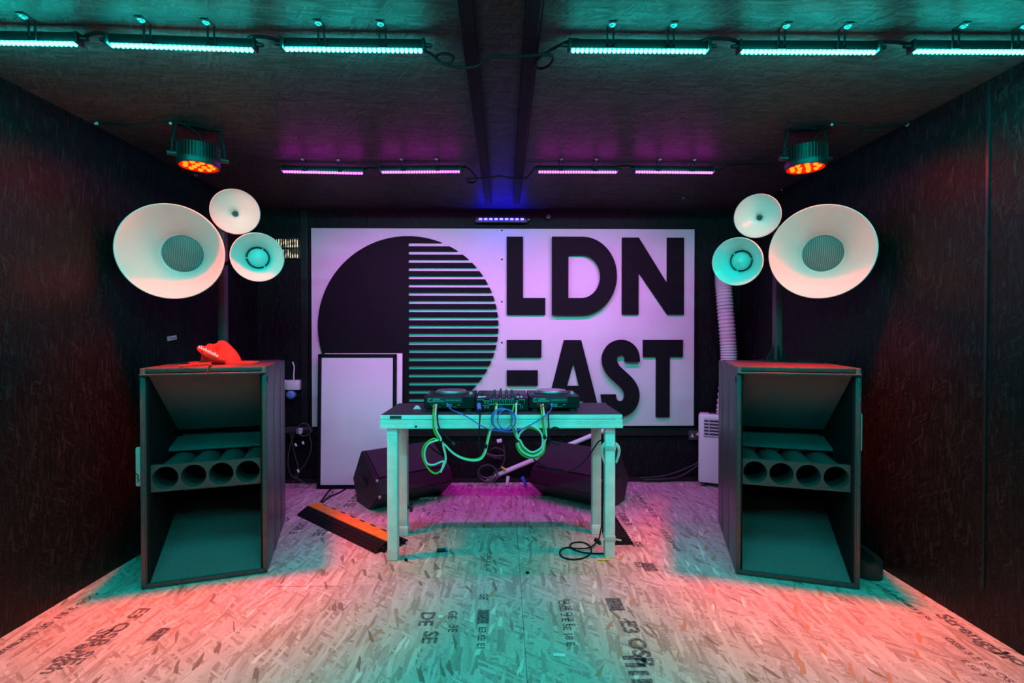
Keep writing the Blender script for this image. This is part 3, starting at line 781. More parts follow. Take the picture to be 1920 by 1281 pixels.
# ------------------------------------------------------------------ red cap
top = 1.134
cc = PZ(414, 682, top)
cp = thing('cap', 'crumpled red cap with white lettering lying on the left bass bin', 'cap', (cc.x, cc.y, top))
mb = MB()
n1, n2 = 28, 12
vs = {}
for i in range(n2 + 1):
    ph = PI / 2 * i / n2
    for k in range(n1):
        q = 2 * PI * k / n1
        r = math.cos(ph) ** 0.7
        bx = 0.100 * r * math.cos(q) * (1 + 0.10 * math.sin(3 * q + 1) + 0.07 * math.sin(7 * q + 4 * ph))
        by = 0.085 * r * math.sin(q) * (1 + 0.08 * math.sin(2 * q))
        bz = 0.105 * math.sin(ph) * (1 + 0.16 * math.sin(2 * q + 0.5) + 0.14 * math.sin(5 * q + 3 * ph)) - 0.045 * math.exp(-((bx - 0.035) ** 2 + (by + 0.05) ** 2) / 0.0007) - 0.03 * math.exp(-((bx + 0.02) ** 2 + (by + 0.02) ** 2) / 0.0005)
        vs[i, k] = mb.bm.verts.new((cc.x + bx - 0.005 - 0.018 * math.sin(ph), cc.y + by + 0.01, top + 0.006 + max(0, bz)))
for i in range(n2):
    for k in range(n1):
        mb.bm.faces.new([vs[i, k], vs[i, (k + 1) % n1], vs[i + 1, (k + 1) % n1], vs[i + 1, k]])
mb.bm.faces.new([vs[n2, k] for k in range(n1)])
crown = obj('crown', mb, M_RED, cp, ang=60)
mb = MB()
outl = [(0.20 * math.cos(q) + 0.03 * math.cos(2 * q), 0.092 * math.sin(q)) for q in [2 * PI * k / 36 for k in range(36)]]
mb.prism(outl, (cc.x - 0.005, cc.y, top + 0.002), (1, 0, 0), (0, 1, 0), 0.010); obj('brim', mb, M_RED, cp)
# rolled band in front carrying the white lettering
p0, p1 = P(377, 655, cc.y - 0.085), P(422, 677, cc.y - 0.10)
mb = MB(); mb.tube(smooth([p0 + Vector((-0.02, 0.02, 0.006)), p0 * 0.7 + p1 * 0.3 + Vector((0, -0.012, 0.004)), p0 * 0.3 + p1 * 0.7 + Vector((0, -0.012, 0.002)), p1], 5), lambda s: 0.022 * (0.55 + 0.8 * math.sin(PI * min(1, max(0, s * 0.9 + 0.08)))), 10); band = obj('front_fold', mb, M_RED, cp)
mb = MB()
for k in range(9):
    a_ = p0 * (1 - (k + 1) / 11) + p1 * ((k + 1) / 11) + Vector((0, -0.040, 0.012))
    mb.tube(smooth([a_, a_ + Vector((0.003, 0, 0.014 * (1 + 0.4 * (k % 2)))), a_ + Vector((0.007, -0.001, 0.001)), a_ + Vector((0.009, 0, 0.008))], 3), 0.0022, 5)
obj('lettering', mb, M_WPLASTIC, band)
q0 = P(391, 682, cc.y - 0.14)
Yf = 2.53
mb = MB()
pts = [Vector((q0.x, Yf + 0.03, top + 0.008)), P(391, 683, Yf - 0.02), P(392, 690, Yf - 0.015), P(390, 697, Yf - 0.012), P(388, 702, Yf - 0.012)]
pp = smooth(pts, 7)
for i, p in enumerate(pp): mb.sphere(p, (0.0055, 0.0055, 0.0055), 6, 4)
mb.tube(pp, 0.0025, 5)
mb.tube([Vector((q0.x, Yf + 0.03, top + 0.010)), Vector((q0.x + 0.01, cc.y - 0.05, top + 0.016))], 0.003, 5)
obj('beaded_cord', mb, M_RED, cp)

# ------------------------------------------------------------------ table
ZT = 0.846
tfl, tfr = PZ(711.5, 778.5, ZT), PZ(1168.5, 777.5, ZT)
YT0 = (tfl.y + tfr.y) / 2
XT0, XT1 = tfl.x, tfr.x
YT1 = YT0 + 0.50
tb_ = thing('stage_deck_table', 'pale aluminium stage deck table with dark top carrying the DJ decks', 'table', ((XT0 + XT1) / 2, (YT0 + YT1) / 2, 0))
mb = MB(); mb.box(((XT0 + XT1) / 2, (YT0 + YT1) / 2, ZT - 0.008), (XT1 - XT0 - 0.012, YT1 - YT0 - 0.012, 0.016)); obj('deck_top', mb, M_DECK, tb_)
mb = MB()
def rail(mb, a, b, out):
    a, b, out = Vector(a), Vector(b), Vector(out)
    prof = [(0, -0.001), (0.006, -0.001), (0.008, -0.006), (0.008, -0.024), (0.000, -0.028), (0.000, -0.031), (0.011, -0.034), (0.011, -0.040), (0.009, -0.0415), (0.011, -0.043), (0.011, -0.049), (0.009, -0.0505), (0.011, -0.052), (0.011, -0.062), (0.013, -0.064), (0.013, -0.078), (-0.03, -0.078), (-0.03, -0.0165), (0, -0.0165)]
    mb.prism(prof, a, out, (0, 0, 1), (b - a).length, (b - a).normalized())
rail(mb, (XT0 + 0.004, YT0 + 0.012, ZT), (XT1 - 0.004, YT0 + 0.012, ZT), (0, -1, 0))
obj('front_rail', mb, M_ALU, tb_)
mb = MB(); rail(mb, (XT1, YT1 - 0.012, ZT), (XT0, YT1 - 0.012, ZT), (0, 1, 0)); obj('rear_rail', mb, M_ALU, tb_)
for s_ in (-1, 1):
    mb = MB(); x = XT0 + 0.012 if s_ < 0 else XT1 - 0.012
    rail(mb, (x, YT0 + 0.006, ZT), (x, YT1 - 0.006, ZT), (s_, 0, 0)); obj('side_rail', mb, M_ALU, tb_)
mb = MB(); c = P(742, 782.5, YT0 + 0.004); mb.box((c.x, YT0 + 0.002, c.z), (0.066, 0.006, 0.018), bev=0.002); obj('maker_plate', mb, M_DARKGREY, tb_)
mb = MB(); c = P(780, 800, YT0); mb.box((c.x, YT0 - 0.002, c.z), (0.013, 0.004, 0.010)); obj('slot', mb, M_BLACK, tb_)
zl = ZT - 0.078
LEG = 0.058
legs = {}
for nm, pxa, dy in (('fl', (735.5, 1052), 0), ('fr', (1144, 1047), 0), ('bl', (755, 1005), 0), ('br', (1119, 1002), 0)):
    b = PZ(*pxa)
    b.y += LEG / 2
    yy = YT0 + 0.075 if nm[0] == 'f' else YT1 - 0.075
    yy = b.y
    mb = MB(); mb.box((b.x, yy, zl / 2), (LEG, LEG, zl), bev=0.004)
    if nm == 'fl': mb.box((b.x, yy, zl - 0.035), (LEG + 0.004, LEG + 0.004, 0.006))
    lg = obj('leg', mb, M_ALU, tb_); legs[nm] = (lg, b.x, yy)
    if nm[0] == 'b':
        mb = MB(); mb.box((b.x, yy, 0.03), (LEG + 0.010, LEG + 0.010, 0.06), bev=0.004); obj('foot', mb, M_ALU, lg)
lg, x, y = legs['fr']
mb = MB()
z0 = P(1144, 848, y).z
mb.box((x, y, z0 + 0.03), (LEG + 0.008, LEG + 0.008, 0.03), bev=0.004)
for sx in (-1, 1):
    mb.tube(smooth([(x + sx * 0.030, y - 0.02, z0 + 0.055), (x + sx * 0.047, y - 0.03, z0 + 0.035), (x + sx * 0.050, y - 0.03, z0), (x + sx * 0.034, y - 0.03, z0 - 0.055)], 5), lambda s: 0.012 * (1 - 0.5 * s), 6)
obj('tape_knot', mb, M_TAPE, lg)
mb = MB(); z1 = P(1144, 1007, y).z
mb.box((x, y, z1), (LEG + 0.006, LEG + 0.006, 0.035), bev=0.003)
mb.tube(smooth([(x - 0.032, y - 0.02, z1), (x - 0.05, y - 0.03, z1 - 0.012), (x - 0.045, y - 0.03, z1 - 0.045)], 5), 0.006, 6)
mb.box((x + 0.045, y - 0.01, z1 - 0.012), (0.05, 0.012, 0.006), (0, 0.2, 0))
obj('tape_wrap', mb, M_TAPE, lg)
lg, x, y = legs['bl']
mb = MB(); z0 = P(766, 952, y).z; mb.cyl((x + LEG / 2, y, z0), (x + LEG / 2 + 0.016, y, z0), 0.009, 0.009, 12); mb.lathe([(0, 0), (0.026, 0), (0.030, 0.006), (0.028, 0.016), (0, 0.018)], Matrix.Translation((x + LEG / 2 + 0.014, y, z0)) @ rot_to((1, 0, 0)), 12); obj('clamp_knob', mb, M_BLACK, lg)

# ------------------------------------------------------------------ players and mixer
def player(label, mirror_px):
    t = thing('media_player', label, 'DJ player', group='tabletop players beside the mixer')
    W, D, H = 0.300, 0.335, 0.094
    mb = MB()
    prof = [(0, 0.022), (D, 0.022), (D, H - 0.006), (D - 0.01, H - 0.002), (0.10, H - 0.002), (0.012, H), (0, H - 0.006)]
    mb.prism(prof, (-W / 2, 0, 0), (0, 1, 0), (0, 0, 1), W, (1, 0, 0)); obj('body', mb, M_BLACK, t, local=True)
    for sx in (-1, 1):
        for y in (0.035, D - 0.035):
            mb = MB(); mb.lathe([(0, 0), (0.024, 0), (0.026, 0.004), (0.026, 0.018), (0.020, 0.023), (0, 0.023)], Matrix.Translation((sx * (W / 2 - 0.036), y, 0)), 20); obj('foot', mb, M_DARKGREY, t, local=True)
    mb = MB()
    mt = Matrix.Translation((-0.004, 0.165, H - 0.004))
    mb.lathe([(0.105, 0), (0.105, 0.010), (0.098, 0.013), (0, 0.013)], mt, 48)
    for k in range(36):
        q = 2 * PI * k / 36; mb.box((-0.004 + 0.104 * math.cos(q), 0.165 + 0.104 * math.sin(q), H + 0.002), (0.006, 0.008, 0.009), (0, 0, q))
    jw = obj('jog_wheel', mb, M_DARKGREY, t, local=True)
    mb = MB(); mb.lathe([(0.094, 0.012), (0.092, 0.021), (0.088, 0.024), (0.074, 0.024)], mt, 48); obj('jog_rim', mb, M_STEEL, jw, local=True)
    mb = MB(); mb.lathe([(0.0755, 0.0235), (0.02, 0.021), (0, 0.021)], mt, 48); obj('jog_plate', mb, mat('jog plate', (0.25, 0.26, 0.28), 0.25, 0.6), jw, local=True)
    # sticker on the rear face
    mb = MB(); mb.box((-0.027, -0.0015, 0.070), (0.212, 0.003, 0.034)); st = obj('rear_label', mb, mat('dark label film', (0.06, 0.075, 0.08), 0.35), t, local=True)
    mb = MB()
    q0 = PI * 0.28
    mb.lathe([(0.0085, 0), (0.0112, 0), (0.0112, 0.0008), (0.0085, 0.0008)], Matrix.Translation((-0.114, -0.0032, 0.070)) @ rot_to((0, -1, 0)), 28, closed=True, a0=q0, a1=q0 + 1.5 * PI)
    mb.text('COSMIC', 0.0125, (-0.098, -0.0034, 0.0718), (1, 0, 0), (0, 0, 1), 0.0002)
    mb.text('ELECTRONICS', 0.0105, (-0.098, -0.0034, 0.0610), (1, 0, 0), (0, 0, 1), 0.0002)
    mb.text('www.cosmic-uk.com', 0.0108, (-0.021, -0.0034, 0.0675), (1, 0, 0), (0, 0, 1), 0.0002)
    obj('label_print', mb, M_PAPER, st, local=True)
    mb = MB()
    mb.box((-0.085, -0.002, 0.046), (0.046, 0.004, 0.003)); mb.box((-0.035, -0.002, 0.046), (0.022, 0.004, 0.002))
    mb.box((0.000, -0.002, 0.038), (0.036, 0.004, 0.020)); mb.box((0.058, -0.002, 0.041), (0.016, 0.004, 0.007)); mb.box((0.036, -0.002, 0.030), (0.022, 0.004, 0.004)); mb.box((-0.058, -0.002, 0.031), (0.016, 0.004, 0.003))
    obj('rear_marking', mb, mat('grey plate', (0.20, 0.21, 0.21), 0.4), t, local=True)
    for x in (-0.100, -0.086, -0.071):
        mb = MB(); mb.cyl((x, 0.001, 0.036), (x, -0.007, 0.036), 0.0052, 0.0052, 12); obj('socket', mb, M_DARKGREY, t, local=True)
    mb = MB(); mb.box((0.118, 0.016, H - 0.004), (0.03, 0.028, 0.010), bev=0.003); obj('button', mb, M_DARKGREY, t, local=True)
    mb = MB(); mb.cyl((0.122, 0.12, H - 0.002), (0.122, 0.12, H + 0.012), 0.012, 0.010, 14); obj('knob', mb, mat('pale pink knob', (0.6, 0.45, 0.55), 0.4), t, local=True)  # knob in one even pale pink
    for q in (((-0.128, 0.10, H), (0.016, 0.12, 0.006)), ((0.128, 0.22, H), (0.016, 0.09, 0.006))):
        mb = MB(); mb.box(*q); obj('slider', mb, M_DARKGREY, t, local=True)
    return t
pl = player('black tabletop DJ player at the left end of the decks', 0)
c = PZ(842, 772.5, ZT); YG = c.y
pl.location = (c.x, YG, ZT); WM[pl.name] = Matrix.Translation(pl.location)
c2 = PZ(1040, 772.5, ZT)
p2 = dup(pl, (c2.x, YG, ZT), 0, 'black tabletop DJ player at the right end of the decks'); WM[p2.name] = Matrix.Translation(p2.location)
mx0, mx1 = c.x + 0.155, c2.x - 0.155
mxc = (mx0 + mx1) / 2; mw = mx1 - mx0 - 0.004
mxr = thing('dj_mixer', 'black four-channel DJ mixer between the two players', 'mixer', (mxc, YG, ZT))
def lx(px): return (px - 960) / 1000.0
mb = MB()
prof = [(0.008, 0.006), (0.36, 0.006), (0.36, 0.086), (0.02, 0.081), (0.008, 0.077)]
mb.prism(prof, (-mw / 2, 0, 0), (0, 1, 0), (0, 0, 1), mw, (1, 0, 0)); obj('body', mb, M_BLACK, mxr, local=True)
mb = MB()
mb.prism([(0.012, 0.0765), (0.355, 0.0868), (0.355, 0.088), (0.012, 0.0785)], (-mw / 2 + 0.006, 0, 0), (0, 1, 0), (0, 0, 1), mw - 0.012, (1, 0, 0)); obj('top_panel', mb, mat('mixer faceplate', (0.05, 0.055, 0.065), 0.3, 0.3), mxr, local=True)
def zt(y): return 0.0785 + (y - 0.012) * 0.0277
for j, x in enumerate((-0.048, -0.010, 0.028, 0.064)):
    for k, y in enumerate((0.05, 0.10, 0.15, 0.20, 0.25)):
        mb = MB(); z = zt(y); mb.lathe([(0.0095, 0), (0.009, 0.013), (0.0075, 0.015), (0, 0.015)], Matrix.Translation((x, y, z - 0.001)), 12); kb = obj('knob', mb, M_BLACK, mxr, local=True)
    mb = MB(); y = 0.30; mb.box((x, y, zt(y) + 0.001), (0.003, 0.05, 0.002)); mb.box((x, y - 0.01, zt(y) + 0.008), (0.014, 0.010, 0.013), bev=0.002); obj('fader', mb, M_DARKGREY, mxr, local=True)
    mb = MB(); mb.box((x + 0.001, 0.024, zt(0.03)), (0.003, 0.045, 0.004)); obj('pointer_line', mb, M_WPLASTIC, mxr, local=True)
for x, y, h in ((-0.122, 0.10, 0.022), (0.102, 0.10, 0.020), (-0.008, 0.32, 0.020)):
    mb = MB(); mb.lathe([(0.006, 0), (0.006, h * 0.7), (0.0045, h), (0, h)], Matrix.Translation((x, y, zt(y) - 0.001)), 12); obj('switch', mb, M_BLACK, mxr, local=True)
mb = MB()
for x, y, w_, in ((-0.138, 0.06, 0.016), (-0.120, 0.06, 0.014), (-0.104, 0.06, 0.016), (-0.136, 0.03, 0.02), (-0.114, 0.045, 0.02), (0.098, 0.06, 0.012), (0.118, 0.06, 0.012), (0.098, 0.035, 0.012), (0.118, 0.035, 0.012)):
    mb.box((x, y, zt(y) + 0.003), (w_, 0.010, 0.006), bev=0.001)
obj('button', mb, M_WPLASTIC, mxr, local=True)
mb = MB()
def rl(x, z, w_, h): mb.box((x, 0.0075, z), (w_, 0.002, h))
rl(0.0, 0.071, 0.146, 0.003); rl(0.02, 0.043, 0.19, 0.003); rl(-0.128, 0.071, 0.042, 0.003); rl(-0.092, 0.064, 0.036, 0.003); rl(-0.092, 0.038, 0.036, 0.003)
rl(0.12, 0.071, 0.036, 0.003); rl(0.092, 0.064, 0.016, 0.003)
for x in (-0.072, -0.040, -0.002, 0.034, 0.072, 0.136): rl(x, 0.057, 0.001, 0.026)
obj('rear_marking', mb, mat('pale print', (0.55, 0.56, 0.56), 0.5), mxr, local=True)
jk = mat('jack ring', (0.42, 0.43, 0.42), 0.35, 0.5)
spots = []
for gx in (-0.056, -0.021, 0.016, 0.053):
    for dx in (-0.007, 0.007):
        for z in (0.062, 0.051): spots.append((gx + dx, z, 0.0042))
for x in (-0.101, -0.083): spots += [(x, 0.052, 0.0062), (x, 0.026, 0.0062)]
spots += [(0.092, 0.053, 0.006), (0.112, 0.033, 0.004), (0.124, 0.033, 0.004), (0.112, 0.023, 0.004), (0.124, 0.023, 0.004), (-0.014, 0.034, 0.004), (0.0, 0.034, 0.004), (-0.014, 0.024, 0.004), (0.0, 0.024, 0.004), (-0.148, 0.036, 0.004), (-0.112, 0.036, 0.004)]
for x, z, r in spots:
    mb = MB(); mb.lathe([(r, 0), (r, 0.005), (r * 0.55, 0.005), (r * 0.55, 0.001), (0, 0.001)], Matrix.Translation((x, 0.008, z)) @ rot_to((0, -1, 0)), 12); obj('socket', mb, jk, mxr, local=True)
for sx in (-1, 1):
    for y in (0.04, 0.32):
        mb = MB(); mb.cyl((sx * (mw / 2 - 0.03), y, 0), (sx * (mw / 2 - 0.03), y, 0.008), 0.012, 0.012, 12); obj('foot', mb, M_RUBBER, mxr, local=True)

# ------------------------------------------------------------------ cables on and under the table
YC = YT0 - 0.022
def cable(name, label, parts, cat='cable', group=None):
    """parts: (part name, points, radius, material)"""
    if len(parts) == 1:
        nm, pts, r, m = parts[0]; mb = MB()
        for q in (pts if isinstance(pts[0], list) else [pts]): mb.tube(q, r, 7)
        return tag(recenter(obj(name, mb, m)), label, cat, group)
    base = min((q for p in parts for q in (p[1][0] if isinstance(p[1][0], list) else p[1])), key=lambda v: v.z)
    t = thing(name, label, cat, (base.x, base.y, base.z), 0, group)
    for nm, pts, r, m in parts:
        mb = MB()
        for q in (pts if isinstance(pts[0], list) else [pts]): mb.tube(q, r, 7)
        obj(nm, mb, m, t)
    return t
GB = YG - 0.006
def shift(l, du, dv, dy=0.0): return [(q[0] + du, q[1] + dv, (q[2] if len(q) > 2 else YC) + dy) for q in l]
def loop(cu, cv, ru, rv, Y, turns, a0=0.0, n=18, dy=0.0, tilt=0.0):
    out = []
    for k in range(int(n * turns) + 1):
        q = a0 + 2 * PI * k / n; x, y = ru * math.cos(q), rv * math.sin(q)
        out.append((cu + x * math.cos(tilt) - y * math.sin(tilt), cv + x * math.sin(tilt) + y * math.cos(tilt), Y + dy * k / n))
    return out
# left signal pair
base_l = [(814, 760, GB), (813, 768, YG - 0.04), (812.5, 777, YC), (812, 795), (815, 810), (823, 826)]
coil_l = [(812, 823), (797, 834), (792, 850), (796, 866), (806, 882), (818, 888), (830, 878), (835, 858), (833, 838), (827, 828)]
run_l = [(834, 834), (848, 848), (866, 858), (886, 862), (900, 859), (908, 848), (912, 832), (916, 815), (922, 795), (927, 779), (929, 768, YG - 0.04), (930, 756, GB)]
gl = path(base_l + coil_l + run_l, YC); wl = path(shift(base_l, 4, -1, -0.008) + [(816, 827, YC - .008), (802, 834, YC - .008), (796, 850, YC - .008), (800, 868, YC - .008), (812, 872, YC - .008), (828, 866, YC - .008), (832, 868, YC - .008), (826, 886, YC - .008), (836, 862, YC - .008), (831, 836, YC - .008)] + shift(run_l, 1.5, 2.0, -0.008), YC)
tie = lambda u, v, Y, d: [P(u - d, v - d, Y), P(u + d, v + d, Y)]
cable('signal_cable', 'green and white twin cable looped once, hanging at left of the table edge', [
    ('green_strand', gl, 0.0056, M_GREEN), ('white_strand', wl, 0.0056, M_WCABLE),
    ('red_band', [path([(813, 763, YG - 0.022), (812.6, 766, YG - 0.03)], YC), path([(817, 763, YG - 0.026), (816.6, 766, YG - 0.034)], YC), path([(930, 758, YG - 0.014), (929.6, 761, YG - 0.024)], YC)], 0.0075, mat('red band', (0.75, 0.06, 0.02), 0.5)),
    ('cable_tie', [path([(822, 826, YC - 0.004), (827, 831, YC - 0.004)], YC), path([(910.5, 840, YC - 0.004), (912, 833, YC - 0.004)], YC)], 0.012, M_RUBBER)], group='green and white twin cables')
# right signal pair
base_r = [(1014, 760, GB), (1015, 768, YG - 0.04), (1016, 777, YC), (1018, 795), (1020, 812), (1020, 822)]
coil_r = [(1022, 835), (1018, 850), (1006, 858), (990, 858), (976, 850), (969, 836), (970, 822), (976, 812), (988, 803), (1002, 804), (1014, 812), (1019, 826), (1017, 842), (1006, 850), (992, 851), (980, 842), (973, 830)]
run_r = [(969, 822), (966, 810), (964, 795), (965, 780), (966, 768, YG - 0.04), (966, 756, GB)]
gr_ = path(base_r + coil_r + [(968, 820), (963, 808), (958, 792), (959, 779), (962, 768, YG - 0.04), (964, 759, GB)], YC)
wr = path(shift(base_r, 4, -1, -0.008) + [(q[0] * 1.0 + (2.5 if q[0] < 995 else -1.5), q[1] - 3.5, YC - 0.008) for q in coil_r] + shift(run_r, 2, 0, -0.008), YC)
cable('signal_cable', 'green and white twin cable coiled twice, hanging at right of the table edge', [
    ('green_strand', gr_, 0.0056, M_GREEN), ('white_strand', wr, 0.0056, M_WCABLE),
    ('red_band', [path([(1014.5, 763, YG - 0.022), (1015, 766, YG - 0.03)], YC), path([(1018.5, 761, YG - 0.024), (1019, 764, YG - 0.032)], YC)], 0.0075, MATS['red band']),
    ('cable_tie', [path([(966, 825, YC - 0.004), (972, 828, YC - 0.004)], YC), path([(1018, 818, YC - 0.006), (1024, 821, YC - 0.006)], YC)], 0.012, M_RUBBER)], group='green and white twin cables')
# blue network lead
bl = [(839, 760, GB), (846, 768, YG - 0.04), (862, 775, YC - 0.004), (880, 784), (900, 797), (918, 805), (940, 809), (958, 810), (975, 806), (992, 798), (1012, 787), (1026, 776), (1033, 768, YG - 0.04), (1035, 760, GB)]
mbp = path(bl, YC - 0.016)
cl_ = [smooth([P(*q) for q in loop(941, 786, 20, 20, YC - 0.020, 1.0, 0.3)], 2), smooth([P(*q) for q in loop(945, 788, 22, 20, YC - 0.024, 1.0, 1.3, tilt=0.3)], 2), smooth([P(*q) for q in loop(950, 787, 17, 19, YC - 0.028, 1.0, 2.3)], 2)]
cable('network_cable', 'thin blue network cable looped in front of the table edge between both players', [
    ('lead', mbp, 0.0036, M_BLUE), ('coil', cl_, 0.0036, M_BLUE), ('plug', path([(838, 757, GB), (841, 763, GB - 0.012)], YC), 0.007, M_BLUE), ('plug', path([(1035, 757, GB), (1034, 763, GB - 0.012)], YC), 0.007, M_BLUE)])
# mixer power lead with blue plug
cable('power_cable', 'black power cable with blue plug hanging from the mixer', [
    ('lead', path([(899, 767, YG - 0.035), (899.5, 772, YG - 0.05), (900, 779, YC), (899, 800), (899, 825), (900, 850), (896, 872, YC + 0.03)], YC), 0.0042, M_RUBBER),
    ('plug', path([(898, 758, GB), (898.5, 764, GB - 0.020), (899, 769, GB - 0.036)], YC), 0.013, M_BLUE)])
cable('power_cable', 'black power cable with loose end hanging from the left player', [
    ('lead', path([(821, 764, GB), (820, 771, YG - 0.05), (820, 780, YC), (822, 798), (830, 812), (840, 822), (849, 831)], YC), 0.0042, M_RUBBER),
    ('plug', path([(848, 830), (852, 834)], YC), 0.008, M_DARKGREY)])
cable('power_cable', 'black power cable hanging in a curl from the right player', [
    ('lead', path([(1024, 764, GB), (1026, 771, YG - 0.05), (1028, 780, YC), (1029, 800), (1029, 815), (1032, 826), (1040, 832), (1050, 833)], YC), 0.0042, M_RUBBER),
    ('curl', path([(1030, 810), (1038, 802), (1048, 804), (1055, 812), (1057, 821)], YC - 0.01), 0.0042, M_RUBBER)])
# slack black lead under the table to the right legs
cable('power_cable', 'black cable sagging under the table towards the right legs', [('lead', path([(990, 838, 2.86), (1000, 860, 2.87), (1022, 876, 2.88), (1050, 884, 2.9), (1075, 881, 2.92), (1095, 866, 2.93), (1110, 846, 2.94), (1121, 830, 2.95), (1130, 824, 2.96)], 2.9), 0.0042, M_RUBBER)])
# thin dark lead behind the left loop
cable('power_cable', 'thin dark cable drooping behind the left twin cable', [('lead', path([(800, 833, 3.2), (815, 845, 3.2), (830, 855, 3.2), (845, 864, 3.2), (870, 868, 3.2), (890, 862, 3.2), (910, 848, 3.2), (925, 838, 3.2)], 3.2), 0.004, M_RUBBER)])
# hanging coil behind the table
YK = 4.25
cable('coiled_cable', 'dark coiled cable with pale plug hanging behind the table middle', [
    ('coil', [path([(944, 834), (946, 850), (944, 868), (936, 880), (925, 888)], YK), path([(914, 846), (926, 840), (938, 842), (946, 848), (944, 854), (930, 855), (912, 850)], YK), path([(912, 852), (925, 857), (940, 860)], YK),
              smooth([P(*q) for q in loop(913, 884, 15, 12, YK, 1.0)], 2), smooth([P(*q) for q in loop(914, 887, 18, 15, YK - 0.03, 1.0)], 2), path([(897, 892), (905, 901), (920, 904), (932, 898), (935, 890)], YK - 0.05)], 0.006, M_DARKGREY),
    ('plug', path([(932, 828), (941, 826)], YK), 0.018, M_WPLASTIC)])
# floor coil by the right front leg
lgx, lgy = legs['fr'][1], legs['fr'][2]
def fz(u, v, z=0.006): return PZ(u, v, z)
coilp = smooth([fz(1132, 1038), fz(1110, 1038), (fz(1085, 1034)), fz(1069, 1025), fz(1075, 1018), fz(1092, 1017), fz(1106, 1024), fz(1108, 1036), fz(1095, 1046), fz(1072, 1049), fz(1054, 1044), fz(1050, 1034), fz(1062, 1027), fz(1085, 1029, 0.014), fz(1105, 1027, 0.014), fz(1118, 1018, 0.02), fz(1123, 1010, 0.04)] + [P(1128, 985, lgy - 0.02), P(1130, 955, lgy - 0.0), P(1130.5, 900, lgy), P(1130, 850, lgy), P(1131, 824, lgy)], 7)
cable('power_cable', 'black cable coiled on the floor by the right front table leg', [('lead', coilp, 0.0045, M_RUBBER), ('plug', [P(1116, 1012, lgy), P(1126, 1019, lgy - 0.03)], 0.013, M_RUBBER)])

# ------------------------------------------------------------------ wedge monitors
def wedge(label, anchor, direc, L, flip):
    a = PZ(*anchor); d = Vector((direc[0], direc[1], 0)).normalized()
    p = Vector((d.y, -d.x, 0)) if not flip else Vector((-d.y, d.x, 0))
    t = thing('wedge_monitor', label, 'speaker', (a.x, a.y, 0), 0, 'wedge monitors lying behind the table')
    poly = [(0, 0), (0.186, 0.145), (0.14, 0.25), (-0.158, 0.416), (-0.34, 0.165), (-0.25, 0.0)]
    mb = MB(); mb.prism(poly, a + Vector((0, 0, 0.001)), p, (0, 0, 1), L, d)
    bmesh.ops.bevel(mb.bm, geom=list(mb.bm.edges), offset=0.008, segments=2, affect='EDGES')
    cab = obj('cabinet', mb, mat('wedge paint', (0.013, 0.013, 0.015), 0.42, bump=0.3, bscale=250), t)
    # grille set on the sloping front
    g0, g1 = Vector((0.14, 0.25)), Vector((-0.158, 0.416)); nn = Vector((g0.y - g1.y, 0, 0)); 
    tv = (g1 - g0).normalized(); nv = Vector((-tv.y, tv.x)) * -1
    if nv.y < 0: nv = -nv
    q = [g0 + tv * 0.02 + nv * 0.001, g1 - tv * 0.02 + nv * 0.001, g1 - tv * 0.02 + nv * 0.012, g0 + tv * 0.02 + nv * 0.012]
    mb = MB(); mb.prism([(x.x, x.y) for x in q], a + d * 0.03, p, (0, 0, 1), L - 0.06, d); obj('grille', mb, mat('perforated grille', (0.018, 0.017, 0.022), 0.35, 0.2, bump=0.6, bscale=500), t)
    for s_, zz in ((0.10, 0.10),):
        mb = MB(); c = a - d * 0.002 + p * -0.10 + Vector((0, 0, 0.20)); mb.box(c, (0.12, 0.012, 0.05), Matrix((p, d, Vector((0, 0, 1)))).transposed(), bev=0.004); obj('handle_recess', mb, M_BLACK, t)
    for q_ in ((0.14, 0.25), (0.186, 0.145)):
        mb = MB(); c = a + p * q_[0] + Vector((0, 0, q_[1])) + d * 0.006; mb.sphere(c, 0.013, 8, 6); obj('corner', mb, M_STEEL, t)
    return t
wedge('black wedge monitor on floor behind the left table legs', (692, 957), (0.8, 0.6), 0.62, False)
wedge('black wedge monitor on floor behind the right table legs', (1146, 956), (-0.8, 0.6), 0.62, True)

